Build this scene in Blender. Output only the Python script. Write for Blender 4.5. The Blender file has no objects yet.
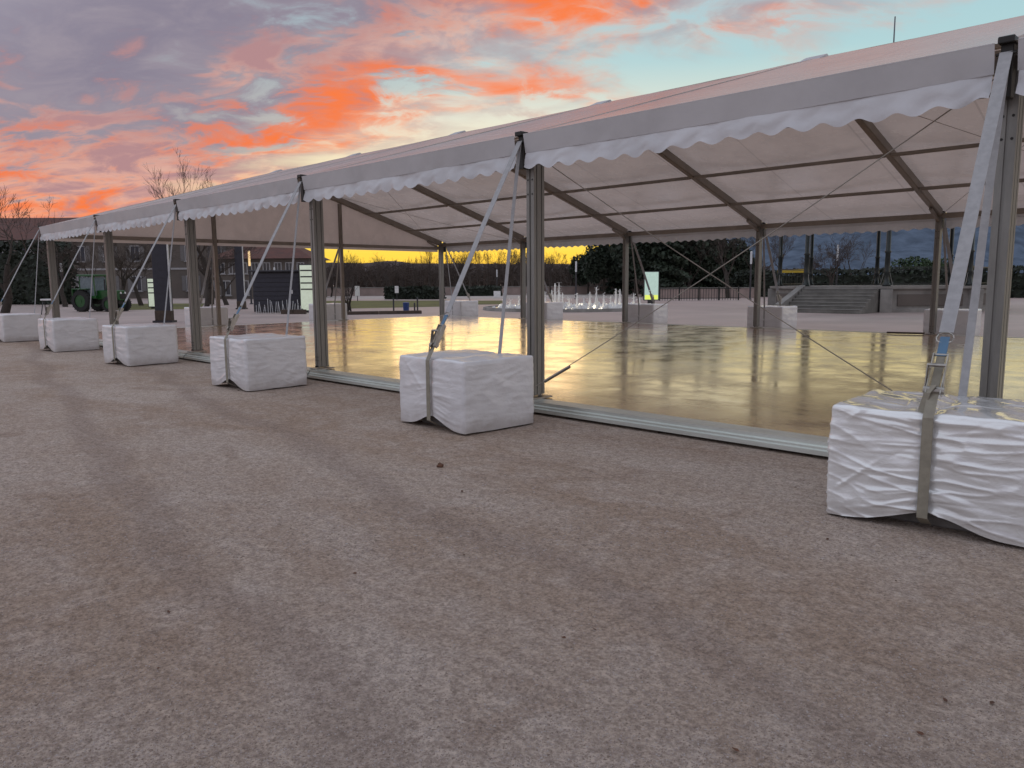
import bpy, bmesh, math, random
import numpy as np
from mathutils import Vector, Matrix, noise

SC = bpy.context.scene
COL = SC.collection

# ---------------------------------------------------------------- camera
F_PX = 779.61
CAM = Vector((1.645, -7.097, 1.596))
YAW, PIT, ROL = -0.7835, -0.1298, -0.0071
FW = Vector((math.cos(PIT)*math.sin(YAW), math.cos(PIT)*math.cos(YAW), math.sin(PIT)))
_r = Vector((math.cos(YAW), -math.sin(YAW), 0)); _u = _r.cross(FW)
RT = math.cos(ROL)*_r + math.sin(ROL)*_u
UP = -math.sin(ROL)*_r + math.cos(ROL)*_u
cd = bpy.data.cameras.new('camera'); cam = bpy.data.objects.new('camera', cd); COL.objects.link(cam)
cd.sensor_fit = 'HORIZONTAL'; cd.sensor_width = 36.0; cd.lens = 36.0*F_PX/1024.0
cd.clip_start = 0.05; cd.clip_end = 20000
cam.matrix_world = Matrix(((RT.x, UP.x, -FW.x, CAM.x), (RT.y, UP.y, -FW.y, CAM.y), (RT.z, UP.z, -FW.z, CAM.z), (0, 0, 0, 1)))
SC.camera = cam
SC.view_settings.view_transform = 'Standard'; SC.view_settings.look = 'None'
SC.view_settings.gamma = 1.0; SC.view_settings.exposure = 0.0
SC.cycles.max_bounces = 6; SC.cycles.diffuse_bounces = 3; SC.cycles.glossy_bounces = 4; SC.cycles.transmission_bounces = 4
SC.cycles.use_denoising = True

GLOW_AZ = YAW - 0.03            # compass direction of the sunset glow
GF = Vector((math.sin(GLOW_AZ), math.cos(GLOW_AZ), 0)); GR = Vector((math.cos(GLOW_AZ), -math.sin(GLOW_AZ), 0))

def ray(px, py): return FW + RT*((px-512)/F_PX) + UP*((384-py)/F_PX)
def on_ground(px, py, z=0.0):
    d = ray(px, py); return CAM + d*((z-CAM.z)/d.z)
def at_depth(px, depth, z=0.0):
    y = 282.2 - (px-512)*0.0071
    p = CAM + ray(px, y)*depth
    return Vector((p.x, p.y, z))
def z_of(px, py, depth): return (CAM + ray(px, py)*depth).z
FACE = -YAW                      # rotation that turns an object's -Y side to the camera

# ---------------------------------------------------------------- world: dusk sky with cloud layer
wd = bpy.data.worlds.new('World'); SC.world = wd; wd.use_nodes = True; wd.cycles.sampling_method = 'MANUAL'; wd.cycles.sample_map_resolution = 512
nt = wd.node_tree; N = nt.nodes; L = nt.links
for n in list(N): N.remove(n)
class G:
    """tiny node-expression helper"""
    def __init__(s, nt): s.nt = nt
    def new(s, t): return s.nt.nodes.new(t)
    def put(s, sock, v):
        if hasattr(v, 'is_linked') or hasattr(v, 'links'): s.nt.links.new(v, sock)
        else: sock.default_value = v
    def m(s, op, a, b=0.0, c=0.0, clamp=False):
        n = s.new('ShaderNodeMath'); n.operation = op; n.use_clamp = clamp
        s.put(n.inputs[0], a); s.put(n.inputs[1], b); s.put(n.inputs[2], c); return n.outputs[0]
    def vm(s, op, a, b=(0, 0, 0)):
        n = s.new('ShaderNodeVectorMath'); n.operation = op; s.put(n.inputs[0], a); s.put(n.inputs[1], b)
        return n.outputs['Value'] if op in ('DOT_PRODUCT', 'LENGTH') else n.outputs[0]
    def comb(s, x, y, z):
        n = s.new('ShaderNodeCombineXYZ'); s.put(n.inputs[0], x); s.put(n.inputs[1], y); s.put(n.inputs[2], z); return n.outputs[0]
    def noise(s, vec, scale, detail=4.0, rough=0.5, dist=0.0, color=False):
        n = s.new('ShaderNodeTexNoise'); s.put(n.inputs['Vector'], vec); n.inputs['Scale'].default_value = scale
        n.inputs['Detail'].default_value = detail; n.inputs['Roughness'].default_value = rough; n.inputs['Distortion'].default_value = dist
        return n.outputs['Color'] if color else n.outputs['Fac']
    def smooth(s, v, a, b):
        n = s.new('ShaderNodeMapRange'); n.interpolation_type = 'SMOOTHSTEP'; s.put(n.inputs[0], v)
        n.inputs[1].default_value = a; n.inputs[2].default_value = b; n.inputs[3].default_value = 0; n.inputs[4].default_value = 1
        return n.outputs[0]
    def lin(s, v, a, b, c=0.0, d=1.0):
        n = s.new('ShaderNodeMapRange'); s.put(n.inputs[0], v)
        for i, q in enumerate((a, b, c, d)): n.inputs[i+1].default_value = q
        return n.outputs[0]
    def mix(s, f, a, b, mode='MIX'):
        n = s.new('ShaderNodeMix'); n.data_type = 'RGBA'; n.blend_type = mode; n.clamp_factor = True
        s.put(n.inputs[0], f)
        for i, v in ((6, a), (7, b)):
            if isinstance(v, (tuple, list)): v = (*v[:3], 1)
            s.put(n.inputs[i], v)
        return n.outputs[2]
    def ramp(s, v, stops, interp='LINEAR'):
        n = s.new('ShaderNodeValToRGB'); n.color_ramp.interpolation = interp; s.put(n.inputs[0], v)
        e = n.color_ramp.elements
        while len(e) < len(stops): e.new(0.5)
        for q, (p, c) in zip(e, stops): q.position = p; q.color = (*c[:3], 1)
        return n.outputs[0]
g = G(nt)
tc = g.new('ShaderNodeTexCoord'); D = g.vm('NORMALIZE', tc.outputs['Generated'])
dF = g.vm('DOT_PRODUCT', D, tuple(GF)); dR = g.vm('DOT_PRODUCT', D, tuple(GR)); dZ = g.vm('DOT_PRODUCT', D, (0, 0, 1))
el = g.m('ARCSINE', g.m('MAXIMUM', dZ, 0.0))
den = g.m('ADD', g.m('MAXIMUM', dZ, 0.0), 0.30)
cv = g.comb(g.m('DIVIDE', dR, den), g.m('DIVIDE', dF, den), 0.0)       # flat cloud deck seen in perspective
# rotate/stretch so that cloud streets run up to the right
def deck(a, sx, sy, off):
    mp = g.new('ShaderNodeMapping'); g.put(mp.inputs[0], cv); mp.inputs['Rotation'].default_value = (0, 0, a)
    mp.inputs['Scale'].default_value = (sx, sy, 1); mp.inputs['Location'].default_value = off; return mp.outputs[0]
n_big = g.noise(deck(0.75, 0.7, 1.3, (4.9, 11.7, 0)), 1.5, 4, 0.5, 0.3)
n_mid = g.noise(deck(0.6, 1.0, 1.7, (7.7, 6.2, 0)), 2.6, 6, 0.58, 0.6)
n_fine = g.noise(deck(0.45, 1.5, 2.3, (1.9, 4.2, 0)), 4.0, 6, 0.6, 0.5)
# clear sky by elevation
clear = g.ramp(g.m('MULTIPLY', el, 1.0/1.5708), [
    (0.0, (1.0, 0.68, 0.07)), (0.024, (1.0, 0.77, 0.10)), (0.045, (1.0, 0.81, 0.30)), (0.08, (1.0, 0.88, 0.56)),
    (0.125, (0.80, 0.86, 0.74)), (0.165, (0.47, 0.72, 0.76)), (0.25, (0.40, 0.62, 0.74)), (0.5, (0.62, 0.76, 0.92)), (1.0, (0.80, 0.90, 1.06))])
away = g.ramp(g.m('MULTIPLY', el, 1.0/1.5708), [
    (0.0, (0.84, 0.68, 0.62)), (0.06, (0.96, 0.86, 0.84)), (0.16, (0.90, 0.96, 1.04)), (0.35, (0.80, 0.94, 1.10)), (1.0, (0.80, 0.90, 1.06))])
hor = g.m('DIVIDE', dF, g.m('MAXIMUM', g.m('SQRT', g.m('ADD', g.m('MULTIPLY', dF, dF), g.m('MULTIPLY', dR, dR))), 1e-4))
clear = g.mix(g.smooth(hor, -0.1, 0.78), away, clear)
# Nishita sky for the same low sun folded in
sky = g.new('ShaderNodeTexSky'); sky.sky_type = 'NISHITA'; sky.sun_disc = False
sky.sun_elevation = math.radians(1.5); sky.sun_rotation = GLOW_AZ; sky.altitude = 300; sky.air_density = 1.2; sky.dust_density = 2.0
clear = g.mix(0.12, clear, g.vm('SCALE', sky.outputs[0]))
clear.node.inputs[7].links[0].from_node.inputs[3].default_value = 0.12
# signed distance from the edge of the cloud deck (positive = under cloud); the edge climbs to the right
s = g.m('SUBTRACT', g.m('SUBTRACT', el, 0.237), g.m('MULTIPLY', dR, 0.36))
s = g.m('ADD', s, g.m('MULTIPLY', g.m('MAXIMUM', g.m('SUBTRACT', -0.20, dR), 0.0), 0.50))
sw = g.m('ADD', s, g.m('MULTIPLY', g.m('SUBTRACT', n_big, 0.5), 0.36))
sw = g.m('ADD', sw, g.m('MULTIPLY', g.m('SUBTRACT', n_mid, 0.5), 0.26))
cover = g.smooth(sw, -0.085, 0.07)
thin = g.m('SUBTRACT', 1.0, g.m('MULTIPLY', g.smooth(s, 0.30, 1.1), 0.55))
hole = g.smooth(g.m('ADD', n_fine, g.m('MULTIPLY', n_big, 0.6)), 0.80, 0.98)          # breaks in the deck
cover = g.m('MULTIPLY', g.m('MULTIPLY', cover, thin), g.m('SUBTRACT', 1.0, g.m('MULTIPLY', hole, g.lin(dR, -0.4, -0.05, 0.03, 0.85))))
# clouds lit from below near the edge, grey-lavender deeper in
sl = g.m('SUBTRACT', el, g.m('ADD', 0.175, g.m('MULTIPLY', g.m('MAXIMUM', g.m('ADD', dR, 0.35), 0.0), 0.55)))
lit = g.m('SUBTRACT', 1.0, g.smooth(g.m('ADD', sl, g.m('ADD', g.m('MULTIPLY', g.m('SUBTRACT', n_fine, 0.5), 0.55), g.m('MULTIPLY', g.m('SUBTRACT', n_mid, 0.5), 0.35))), -0.10, 0.11))
lit = g.m('MULTIPLY', lit, g.smooth(hor, -0.2, 0.75))
orange = g.mix(g.smooth(n_mid, 0.40, 0.62), (1.0, 0.36, 0.15), (1.0, 0.205, 0.045))
orange = g.mix(g.m('MULTIPLY', g.smooth(n_fine, 0.50, 0.70), 0.4), orange, (1.0, 0.56, 0.32))
lav = g.mix(g.smooth(n_fine, 0.35, 0.68), (0.25, 0.225, 0.295), (0.32, 0.28, 0.335))
lav = g.mix(g.smooth(s, 0.25, 0.9), lav, (0.88, 0.87, 0.98))
spots = g.m('MULTIPLY', g.smooth(lit, 0.35, 1.0), g.smooth(g.m('ADD', n_mid, g.m('MULTIPLY', g.m('SUBTRACT', n_fine, 0.5), 0.5)), 0.42, 0.62))
salmon = g.mix(g.smooth(n_fine, 0.38, 0.62), (0.46, 0.26, 0.27), (0.76, 0.42, 0.34))
cloud = g.mix(spots, g.mix(g.smooth(lit, 0.1, 0.9), lav, salmon), orange)
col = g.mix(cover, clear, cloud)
ground_side = g.smooth(dZ, -0.03, 0.0)
col = g.mix(ground_side, (0.10, 0.085, 0.075), col)
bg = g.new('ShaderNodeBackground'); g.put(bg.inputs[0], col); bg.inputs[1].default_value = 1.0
wo = g.new('ShaderNodeOutputWorld'); L.new(bg.outputs[0], wo.inputs[0])

# the sun has just gone: only a faint, very soft warm light from the glow
sd = bpy.data.lights.new('sun', 'SUN'); sd.energy = 0.06; sd.angle = math.radians(14); sd.color = (1.0, 0.62, 0.30)
sun = bpy.data.objects.new('sun', sd); COL.objects.link(sun)
sdir = (GF*math.cos(math.radians(4)) + Vector((0, 0, math.sin(math.radians(4)))))
sun.rotation_euler = sdir.to_track_quat('Z', 'Y').to_euler()
# ---------------------------------------------------------------- helpers
def tag(o, label, cat, group=None):
    o['label'] = label; o['category'] = cat
    if group: o['group'] = group
    return o
def thing(name, label, cat, loc=(0, 0, 0), rz=0.0, group=None):
    o = bpy.data.objects.new(name, None); COL.objects.link(o); o.empty_display_size = 0.2
    o.location = loc; o.rotation_euler = (0, 0, rz)
    return tag(o, label, cat, group)
def link(name, me, parent=None):
    o = bpy.data.objects.new(name, me); COL.objects.link(o)
    if parent is not None: o.parent = parent
    return o
class MB:
    def __init__(s): s.v = []; s.f = []
    def add(s, v, f):
        n = len(s.v); s.v += [tuple(p) for p in v]; s.f += [tuple(i+n for i in q) for q in f]; return s
    def box(s, c, d, rz=0.0, rot=None):
        m = rot if rot is not None else Matrix.Rotation(rz, 3, 'Z')
        c = Vector(c); P = []
        for z in (-.5, .5):
            for x, y in ((-.5, -.5), (.5, -.5), (.5, .5), (-.5, .5)):
                P.append(c + m @ Vector((x*d[0], y*d[1], z*d[2])))
        return s.add(P, [(3, 2, 1, 0), (4, 5, 6, 7), (0, 1, 5, 4), (1, 2, 6, 5), (2, 3, 7, 6), (3, 0, 4, 7)])
    def beam(s, a, b, w, h, up=(0, 0, 1)):
        a = Vector(a); b = Vector(b); d = (b-a); l = d.length; d.normalize()
        x = d.cross(Vector(up)); x.normalize(); z = x.cross(d)
        return s.box((a+b)/2, (w, l, h), rot=Matrix((x, d, z)).transposed())
    def tube(s, a, b, r0, r1=None, n=8, caps=True):
        r1 = r0 if r1 is None else r1
        a = Vector(a); b = Vector(b); d = (b-a).normalized()
        x = d.orthogonal().normalized(); y = d.cross(x)
        P = []; 
        for p, r in ((a, r0), (b, r1)):
            for i in range(n):
                t = 2*math.pi*i/n; P.append(p + x*(r*math.cos(t)) + y*(r*math.sin(t)))
        F = [(i, (i+1) % n, n+(i+1) % n, n+i) for i in range(n)]
        if caps: F += [tuple(range(n-1, -1, -1)), tuple(range(n, 2*n))]
        return s.add(P, F)
    def path(s, pts, r, n=6):
        for a, b in zip(pts[:-1], pts[1:]): s.tube(a, b, r, r, n)
        return s
    def lathe(s, prof, c=(0, 0, 0), n=16, a0=0.0, cap=True):
        c = Vector(c); P = []; m = len(prof)
        for r, z in prof:
            for i in range(n):
                t = a0+2*math.pi*i/n; P.append(c + Vector((r*math.cos(t), r*math.sin(t), z)))
        F = [(k*n+i, k*n+(i+1) % n, (k+1)*n+(i+1) % n, (k+1)*n+i) for k in range(m-1) for i in range(n)]
        if cap: F += [tuple(range(n-1, -1, -1)), tuple(range((m-1)*n, m*n))]
        return s.add(P, F)
    def ribbon(s, pts, w, t, wdir=(1, 0, 0)):
        """flat webbing of width w and thickness t along pts"""
        wv = Vector(wdir).normalized(); P = []; k = len(pts); pts = [Vector(p) for p in pts]
        for i, p in enumerate(pts):
            d = (pts[min(i+1, k-1)]-pts[max(i-1, 0)]).normalized(); nn = d.cross(wv).normalized()
            for sx, st in ((-1, -1), (1, -1), (1, 1), (-1, 1)): P.append(p + wv*(sx*w/2) + nn*(st*t/2))
        F = []
        for i in range(k-1):
            for j in range(4): F.append((4*i+j, 4*i+(j+1) % 4, 4*i+4+(j+1) % 4, 4*i+4+j))
        F += [(3, 2, 1, 0), (4*k-4, 4*k-3, 4*k-2, 4*k-1)]
        return s.add(P, F)
    def extrude_x(s, prof, x0, x1):
        """closed profile of (y, z) swept along x"""
        n = len(prof)
        P = [(x0, y, z) for y, z in prof]+[(x1, y, z) for y, z in prof]
        F = [(i, (i+1) % n, n+(i+1) % n, n+i) for i in range(n)] + [tuple(range(n-1, -1, -1)), tuple(range(n, 2*n))]
        return s.add(P, F)
    def mesh(s, name, mat=None, smooth=False, fix=False, bevel=0.0):
        me = bpy.data.meshes.new(name); me.from_pydata(s.v, [], s.f)
        if fix or bevel:
            bm = bmesh.new(); bm.from_mesh(me)
            bmesh.ops.recalc_face_normals(bm, faces=bm.faces)
            if bevel:
                bmesh.ops.bevel(bm, geom=[e for e in bm.edges if len(e.link_faces) == 2 and e.calc_face_angle(0) > 0.6], offset=bevel, segments=1, affect='EDGES', profile=0.5)
            bm.to_mesh(me); bm.free()
        if smooth: me.polygons.foreach_set('use_smooth', [True]*len(me.polygons))
        if mat: me.materials.append(mat)
        me.update(); return me
    def build(s, name, mat, parent=None, **k): return link(name, s.mesh(name, mat, **k), parent)
def grid(nu, nv, fn):
    P = [fn(i/nu, j/nv) for j in range(nv+1) for i in range(nu+1)]
    F = [(j*(nu+1)+i, j*(nu+1)+i+1, (j+1)*(nu+1)+i+1, (j+1)*(nu+1)+i) for j in range(nv) for i in range(nu)]
    return P, F
def copy_tree(o, parent=None):
    c = o.copy(); COL.objects.link(c); c.parent = parent
    for ch in list(o.children): copy_tree(ch, c)
    return c

# ---------------------------------------------------------------- materials
MATS = {}
def mat(name, col, rough=0.6, metal=0.0, var=0.12, vscale=6.0, bump=0.0, bscale=40.0, spec=0.5, dirt=None, emit=None, estr=0.0, coat=0.0, stretch=None, bdist=0.01):
    m = bpy.data.materials.new(name); m.use_nodes = True; t = m.node_tree; h = G(t)
    b = t.nodes['Principled BSDF']
    tcn = h.new('ShaderNodeTexCoord'); v = tcn.outputs['Object']
    if stretch:
        mp = h.new('ShaderNodeMapping'); h.put(mp.inputs[0], v); mp.inputs['Scale'].default_value = stretch; v = mp.outputs[0]
    n = h.noise(v, vscale, 6, 0.6)
    lo = tuple(c*(1-var) for c in col); hi = tuple(min(1, c*(1+var)) for c in col)
    c = h.mix(h.smooth(n, 0.3, 0.7), lo, hi)
    if dirt:
        c = h.mix(h.m('MULTIPLY', h.smooth(h.noise(v, vscale*0.45, 8, 0.65), 0.5, 0.72), dirt[1]), c, dirt[0])
    h.put(b.inputs['Base Color'], c)
    h.put(b.inputs['Roughness'], h.lin(n, 0.25, 0.75, max(0.02, rough*0.85), min(1, rough*1.15)))
    b.inputs['Metallic'].default_value = metal; b.inputs['Specular IOR Level'].default_value = spec
    b.inputs['Coat Weight'].default_value = coat
    if bump:
        bn = h.new('ShaderNodeBump'); bn.inputs['Strength'].default_value = bump; bn.inputs['Distance'].default_value = bdist
        h.put(bn.inputs['Height'], h.noise(v, bscale, 5, 0.6)); h.put(b.inputs['Normal'], bn.outputs[0])
    if emit:
        b.inputs['Emission Color'].default_value = (*emit, 1); b.inputs['Emission Strength'].default_value = estr
    MATS[name] = m; return m

M_alu = mat('aluminium', (0.235, 0.232, 0.22), 0.45, 0.55, 0.15, 3.0, 0.15, 60, dirt=((0.20, 0.18, 0.15), 0.45), stretch=(3, 3, .6))
M_alu2 = mat('aluminium_dark', (0.28, 0.25, 0.22), 0.45, 0.6, 0.15, 2.0)
M_rail = mat('rail_aluminium', (0.66, 0.70, 0.66), 0.35, 0.55, 0.10, 2.0, dirt=((0.30, 0.29, 0.27), 0.5), stretch=(.5, 3, 3))
M_black = mat('black_steel', (0.022, 0.021, 0.02), 0.5, 0.3, 0.3, 12)
M_dark = mat('dark_grey_paint', (0.035, 0.035, 0.042), 0.5, 0.0, 0.2, 5)
M_strap = mat('strap_webbing', (0.36, 0.36, 0.37), 0.75, 0, 0.10, 20, 0.4, 220, bdist=.002)
M_strap2 = mat('strap_webbing_worn', (0.27, 0.25, 0.20), 0.75, 0, 0.12, 20, 0.4, 220, bdist=.002)
M_steel = mat('zinc_steel', (0.36, 0.34, 0.31), 0.38, 0.85, 0.2, 15)
M_blue = mat('blue_label', (0.07, 0.16, 0.27), 0.5, 0, 0.1)
M_concrete = mat('concrete', (0.22, 0.21, 0.20), 0.9, 0, 0.2, 8, 0.5, 60)
M_stone = mat('pale_stone', (0.24, 0.23, 0.215), 0.8, 0, 0.2, 1.6, 0.5, 20, dirt=((0.13, 0.12, 0.105), 0.6))
M_stone2 = mat('step_stone', (0.16, 0.155, 0.14), 0.8, 0, 0.25, 1.2, 0.5, 20, dirt=((0.10, 0.10, 0.085), 0.6))
M_iron = mat('cast_iron', (0.016, 0.022, 0.020), 0.35, 0.2, 0.3, 8)
M_zinc = mat('zinc_roof', (0.16, 0.18, 0.20), 0.45, 0.5, 0.2, 2)
M_bark = mat('bark', (0.045, 0.036, 0.030), 0.9, 0, 0.3, 6, 0.6, 30)
M_twig = mat('twig', (0.060, 0.045, 0.038), 0.9, 0, 0.25, 3)
M_leafd = mat('evergreen_leaf', (0.022, 0.035, 0.020), 0.7, 0, 0.5, 1.2)
M_leafp = mat('pine_leaf', (0.030, 0.060, 0.022), 0.7, 0, 0.5, 1.5)
M_hedge = mat('hedge_leaf', (0.018, 0.026, 0.016), 0.75, 0, 0.5, 2.0)
M_rtile = mat('roof_tile', (0.105, 0.045, 0.036), 0.85, 0, 0.25, 1.5, 0.5, 8)
M_wall = mat('render_wall', (0.125, 0.108, 0.095), 0.9, 0, 0.12, 0.8, dirt=((0.07, 0.06, 0.055), 0.5))
M_frame = mat('white_frame', (0.34, 0.34, 0.35), 0.6)
M_glass = mat('window_glass', (0.03, 0.035, 0.045), 0.08, 0, 0.2, 0.7, spec=0.7)
M_green = mat('tractor_green', (0.008, 0.075, 0.012), 0.35, 0, 0.2, 4, coat=.3)
M_tyre = mat('tyre_rubber', (0.02, 0.02, 0.02), 0.85, 0, 0.2, 6)
M_yellow = mat('yellow_paint', (0.55, 0.40, 0.04), 0.5)
M_white = mat('white_paint', (0.72, 0.72, 0.72), 0.5)
M_wood = mat('old_timber', (0.075, 0.055, 0.042), 0.8, 0, 0.3, 4, 0.5, 30)
M_grass = mat('winter_grass', (0.105, 0.105, 0.026), 0.95, 0, 0.35, 0.5, 0.8, 12)
M_blueb = mat('blue_plastic', (0.014, 0.045, 0.17), 0.4, 0, 0.15)
M_mount = mat('mountain_forest_haze', (0.10, 0.13, 0.175), 1.0, 0, 0.26, 0.012, spec=0.0, dirt=((0.055, 0.075, 0.10), 0.5))  # distance haze painted into the forest colour as blue-grey; no air is modelled
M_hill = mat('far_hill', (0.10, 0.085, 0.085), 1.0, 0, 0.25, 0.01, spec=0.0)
M_lampon = mat('lamp_tube_lit', (0.8, 0.7, 0.5), 0.4, emit=(1.0, 0.62, 0.22), estr=.7)
M_lampoff = mat('lamp_tube', (0.62, 0.64, 0.66), 0.35)
M_foam = None
M_leaf = mat('dry_leaf', (0.10, 0.045, 0.025), 0.8, 0, 0.4, 30)

def m_water():
    m = bpy.data.materials.new('basin_water'); m.use_nodes = True; t = m.node_tree; h = G(t); b = t.nodes['Principled BSDF']
    b.inputs['Base Color'].default_value = (0.30, 0.32, 0.33, 1); b.inputs['Roughness'].default_value = 0.12
    bn = h.new('ShaderNodeBump'); bn.inputs['Strength'].default_value = 0.6; bn.inputs['Distance'].default_value = 0.05
    tcn = h.new('ShaderNodeTexCoord'); h.put(bn.inputs['Height'], h.noise(tcn.outputs['Object'], 6, 4)); h.put(b.inputs['Normal'], bn.outputs[0])
    return m
M_water = m_water()

def m_pvc(name, col, rough, trans, seams=False, bump=0.25, bscale=7.0, crease=0.0, grime=0.0):
    m = bpy.data.materials.new(name); m.use_nodes = True; t = m.node_tree; h = G(t); b = t.nodes['Principled BSDF']
    tcn = h.new('ShaderNodeTexCoord'); v = tcn.outputs['Object']
    n = h.noise(v, 1.3, 7, 0.62)
    c = h.mix(h.smooth(n, 0.35, 0.75), col, tuple(q*0.86 for q in col))
    if seams:     # welded seams of the tarpaulin strips, 2.5 m apart
        sx = h.new('ShaderNodeSeparateXYZ'); h.put(sx.inputs[0], v)
        w = h.m('ABSOLUTE', h.m('SUBTRACT', h.m('FRACT', h.m('ADD', h.m('DIVIDE', sx.outputs[0], 2.5), 0.66)), 0.5))
        seam = h.m('SUBTRACT', 1.0, h.smooth(w, 0.006, 0.010))
        c = h.mix(h.m('MULTIPLY', seam, 0.35), c, tuple(q*0.45 for q in col))
    h.put(b.inputs['Base Color'], c); b.inputs['Specular IOR Level'].default_value = 0.5
    h.put(b.inputs['Roughness'], h.lin(h.noise(v, 3.0, 4), 0.3, 0.7, rough*0.75, rough*1.3))
    bn = h.new('ShaderNodeBump'); bn.inputs['Strength'].default_value = bump; bn.inputs['Distance'].default_value = 0.02
    hgt = h.noise(v, bscale, 5, 0.55, 0.4)
    if crease:     # sharp fold lines of wrapped film: ridged, mostly level, warped
        for sc, st, w_ in ((3.2, (.9, .9, 3.0), 1.0), (6.5, (1.2, 1.2, 2.2), .55), (11.0, (1.6, 1.0, 1.3), .3)):
            mp = h.new('ShaderNodeMapping'); h.put(mp.inputs[0], v); mp.inputs['Scale'].default_value = st; mp.inputs['Rotation'].default_value = (.15, .2, .1)
            r_ = h.m('SUBTRACT', 1.0, h.m('MULTIPLY', h.m('ABSOLUTE', h.m('SUBTRACT', h.noise(mp.outputs[0], sc, 2, 0.45, 0.9), 0.5)), 7.0), clamp=True)
            hgt = h.m('ADD', hgt, h.m('MULTIPLY', h.m('POWER', r_, 1.6), w_*crease))
    if grime:      # splashed dirt near the ground
        sz = h.new('ShaderNodeSeparateXYZ'); h.put(sz.inputs[0], v)
        low = h.m('MULTIPLY', h.m('SUBTRACT', 1.0, h.smooth(h.m('ADD', sz.outputs[2], h.m('MULTIPLY', h.noise(v, 6, 5, 0.7), 0.25)), 0.12, 0.34)), grime)
        c = h.mix(low, c, (0.30, 0.255, 0.22)); h.put(b.inputs['Base Color'], c)
    h.put(bn.inputs['Height'], hgt); h.put(b.inputs['Normal'], bn.outputs[0])
    if trans > 0:
        tr = h.new('ShaderNodeBsdfTranslucent'); h.put(tr.inputs[0], c)
        mx = h.new('ShaderNodeMixShader'); mx.inputs[0].default_value = trans
        t.links.new(b.outputs[0], mx.inputs[1]); t.links.new(tr.outputs[0], mx.inputs[2])
        t.links.new(mx.outputs[0], t.nodes['Material Output'].inputs[0])
    return m
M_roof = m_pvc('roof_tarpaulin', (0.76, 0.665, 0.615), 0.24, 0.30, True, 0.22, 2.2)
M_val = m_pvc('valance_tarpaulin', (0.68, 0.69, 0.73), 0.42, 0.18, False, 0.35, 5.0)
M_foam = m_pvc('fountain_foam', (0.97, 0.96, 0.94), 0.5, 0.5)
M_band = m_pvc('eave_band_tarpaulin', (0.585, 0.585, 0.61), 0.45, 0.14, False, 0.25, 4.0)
M_cover = m_pvc('ballast_cover', (0.74, 0.745, 0.77), 0.34, 0.0, False, 0.22, 7.0, .25, .5)
M_cover0 = m_pvc('ballast_cover_glossy', (0.80, 0.815, 0.82), 0.14, 0.0, False, 0.22, 7.0, .4, .3)
for _m, _w, _ior, _r in ((M_cover0, 1.0, 2.3, .09), (M_cover, .5, 1.6, .25), (M_roof, .8, 1.7, .24)):
    _b = _m.node_tree.nodes['Principled BSDF']; _b.inputs['Coat Weight'].default_value = _w; _b.inputs['Coat IOR'].default_value = _ior; _b.inputs['Coat Roughness'].default_value = _r

def m_floor():
    m = bpy.data.materials.new('varnished_ply'); m.use_nodes = True; t = m.node_tree; h = G(t); b = t.nodes['Principled BSDF']
    oi = h.new('ShaderNodeObjectInfo'); tcn = h.new('ShaderNodeTexCoord')
    v = h.vm('ADD', tcn.outputs['Object'], h.vm('SCALE', oi.outputs['Location']))
    v.node.inputs[1].links[0].from_node.inputs[3].default_value = 1.0
    mp = h.new('ShaderNodeMapping'); h.put(mp.inputs[0], v); mp.inputs['Scale'].default_value = (0.5, 6.0, 1); 
    grain = h.noise(mp.outputs[0], 5.0, 8, 0.62, 0.6)
    wear = h.noise(v, 0.55, 7, 0.6)
    c = h.mix(grain, (0.36, 0.195, 0.07), (0.68, 0.45, 0.19))
    c = h.mix(h.lin(oi.outputs['Random'], 0, 1, 0.0, 0.25), c, (0.26, 0.17, 0.09))
    c = h.mix(h.m('MULTIPLY', h.smooth(wear, 0.42, 0.62), 0.5), c, (0.27, 0.155, 0.06))
    h.put(b.inputs['Base Color'], c)
    h.put(b.inputs['Roughness'], h.lin(h.m('ADD', h.m('MULTIPLY', wear, 0.6), h.m('MULTIPLY', grain, 0.4)), 0.36, 0.62, 0.10, 0.34))
    b.inputs['Specular IOR Level'].default_value = 0.95
    b.inputs['Coat Weight'].default_value = 1.0; h.put(b.inputs['Coat Roughness'], h.lin(h.noise(v, 1.6, 6, 0.65), 0.35, 0.65, 0.08, 0.24)); b.inputs['Coat IOR'].default_value = 1.7
    bn = h.new('ShaderNodeBump'); bn.inputs['Strength'].default_value = 0.42; bn.inputs['Distance'].default_value = 0.02
    h.put(bn.inputs['Height'], h.m('ADD', h.m('ADD', h.noise(v, 1.3, 5, 0.65), h.m('MULTIPLY', h.noise(v, 9.0, 4, 0.6), 0.22)), h.m('MULTIPLY', grain, 0.30))); h.put(b.inputs['Normal'], bn.outputs[0])
    return m
M_floor = m_floor()

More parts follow.
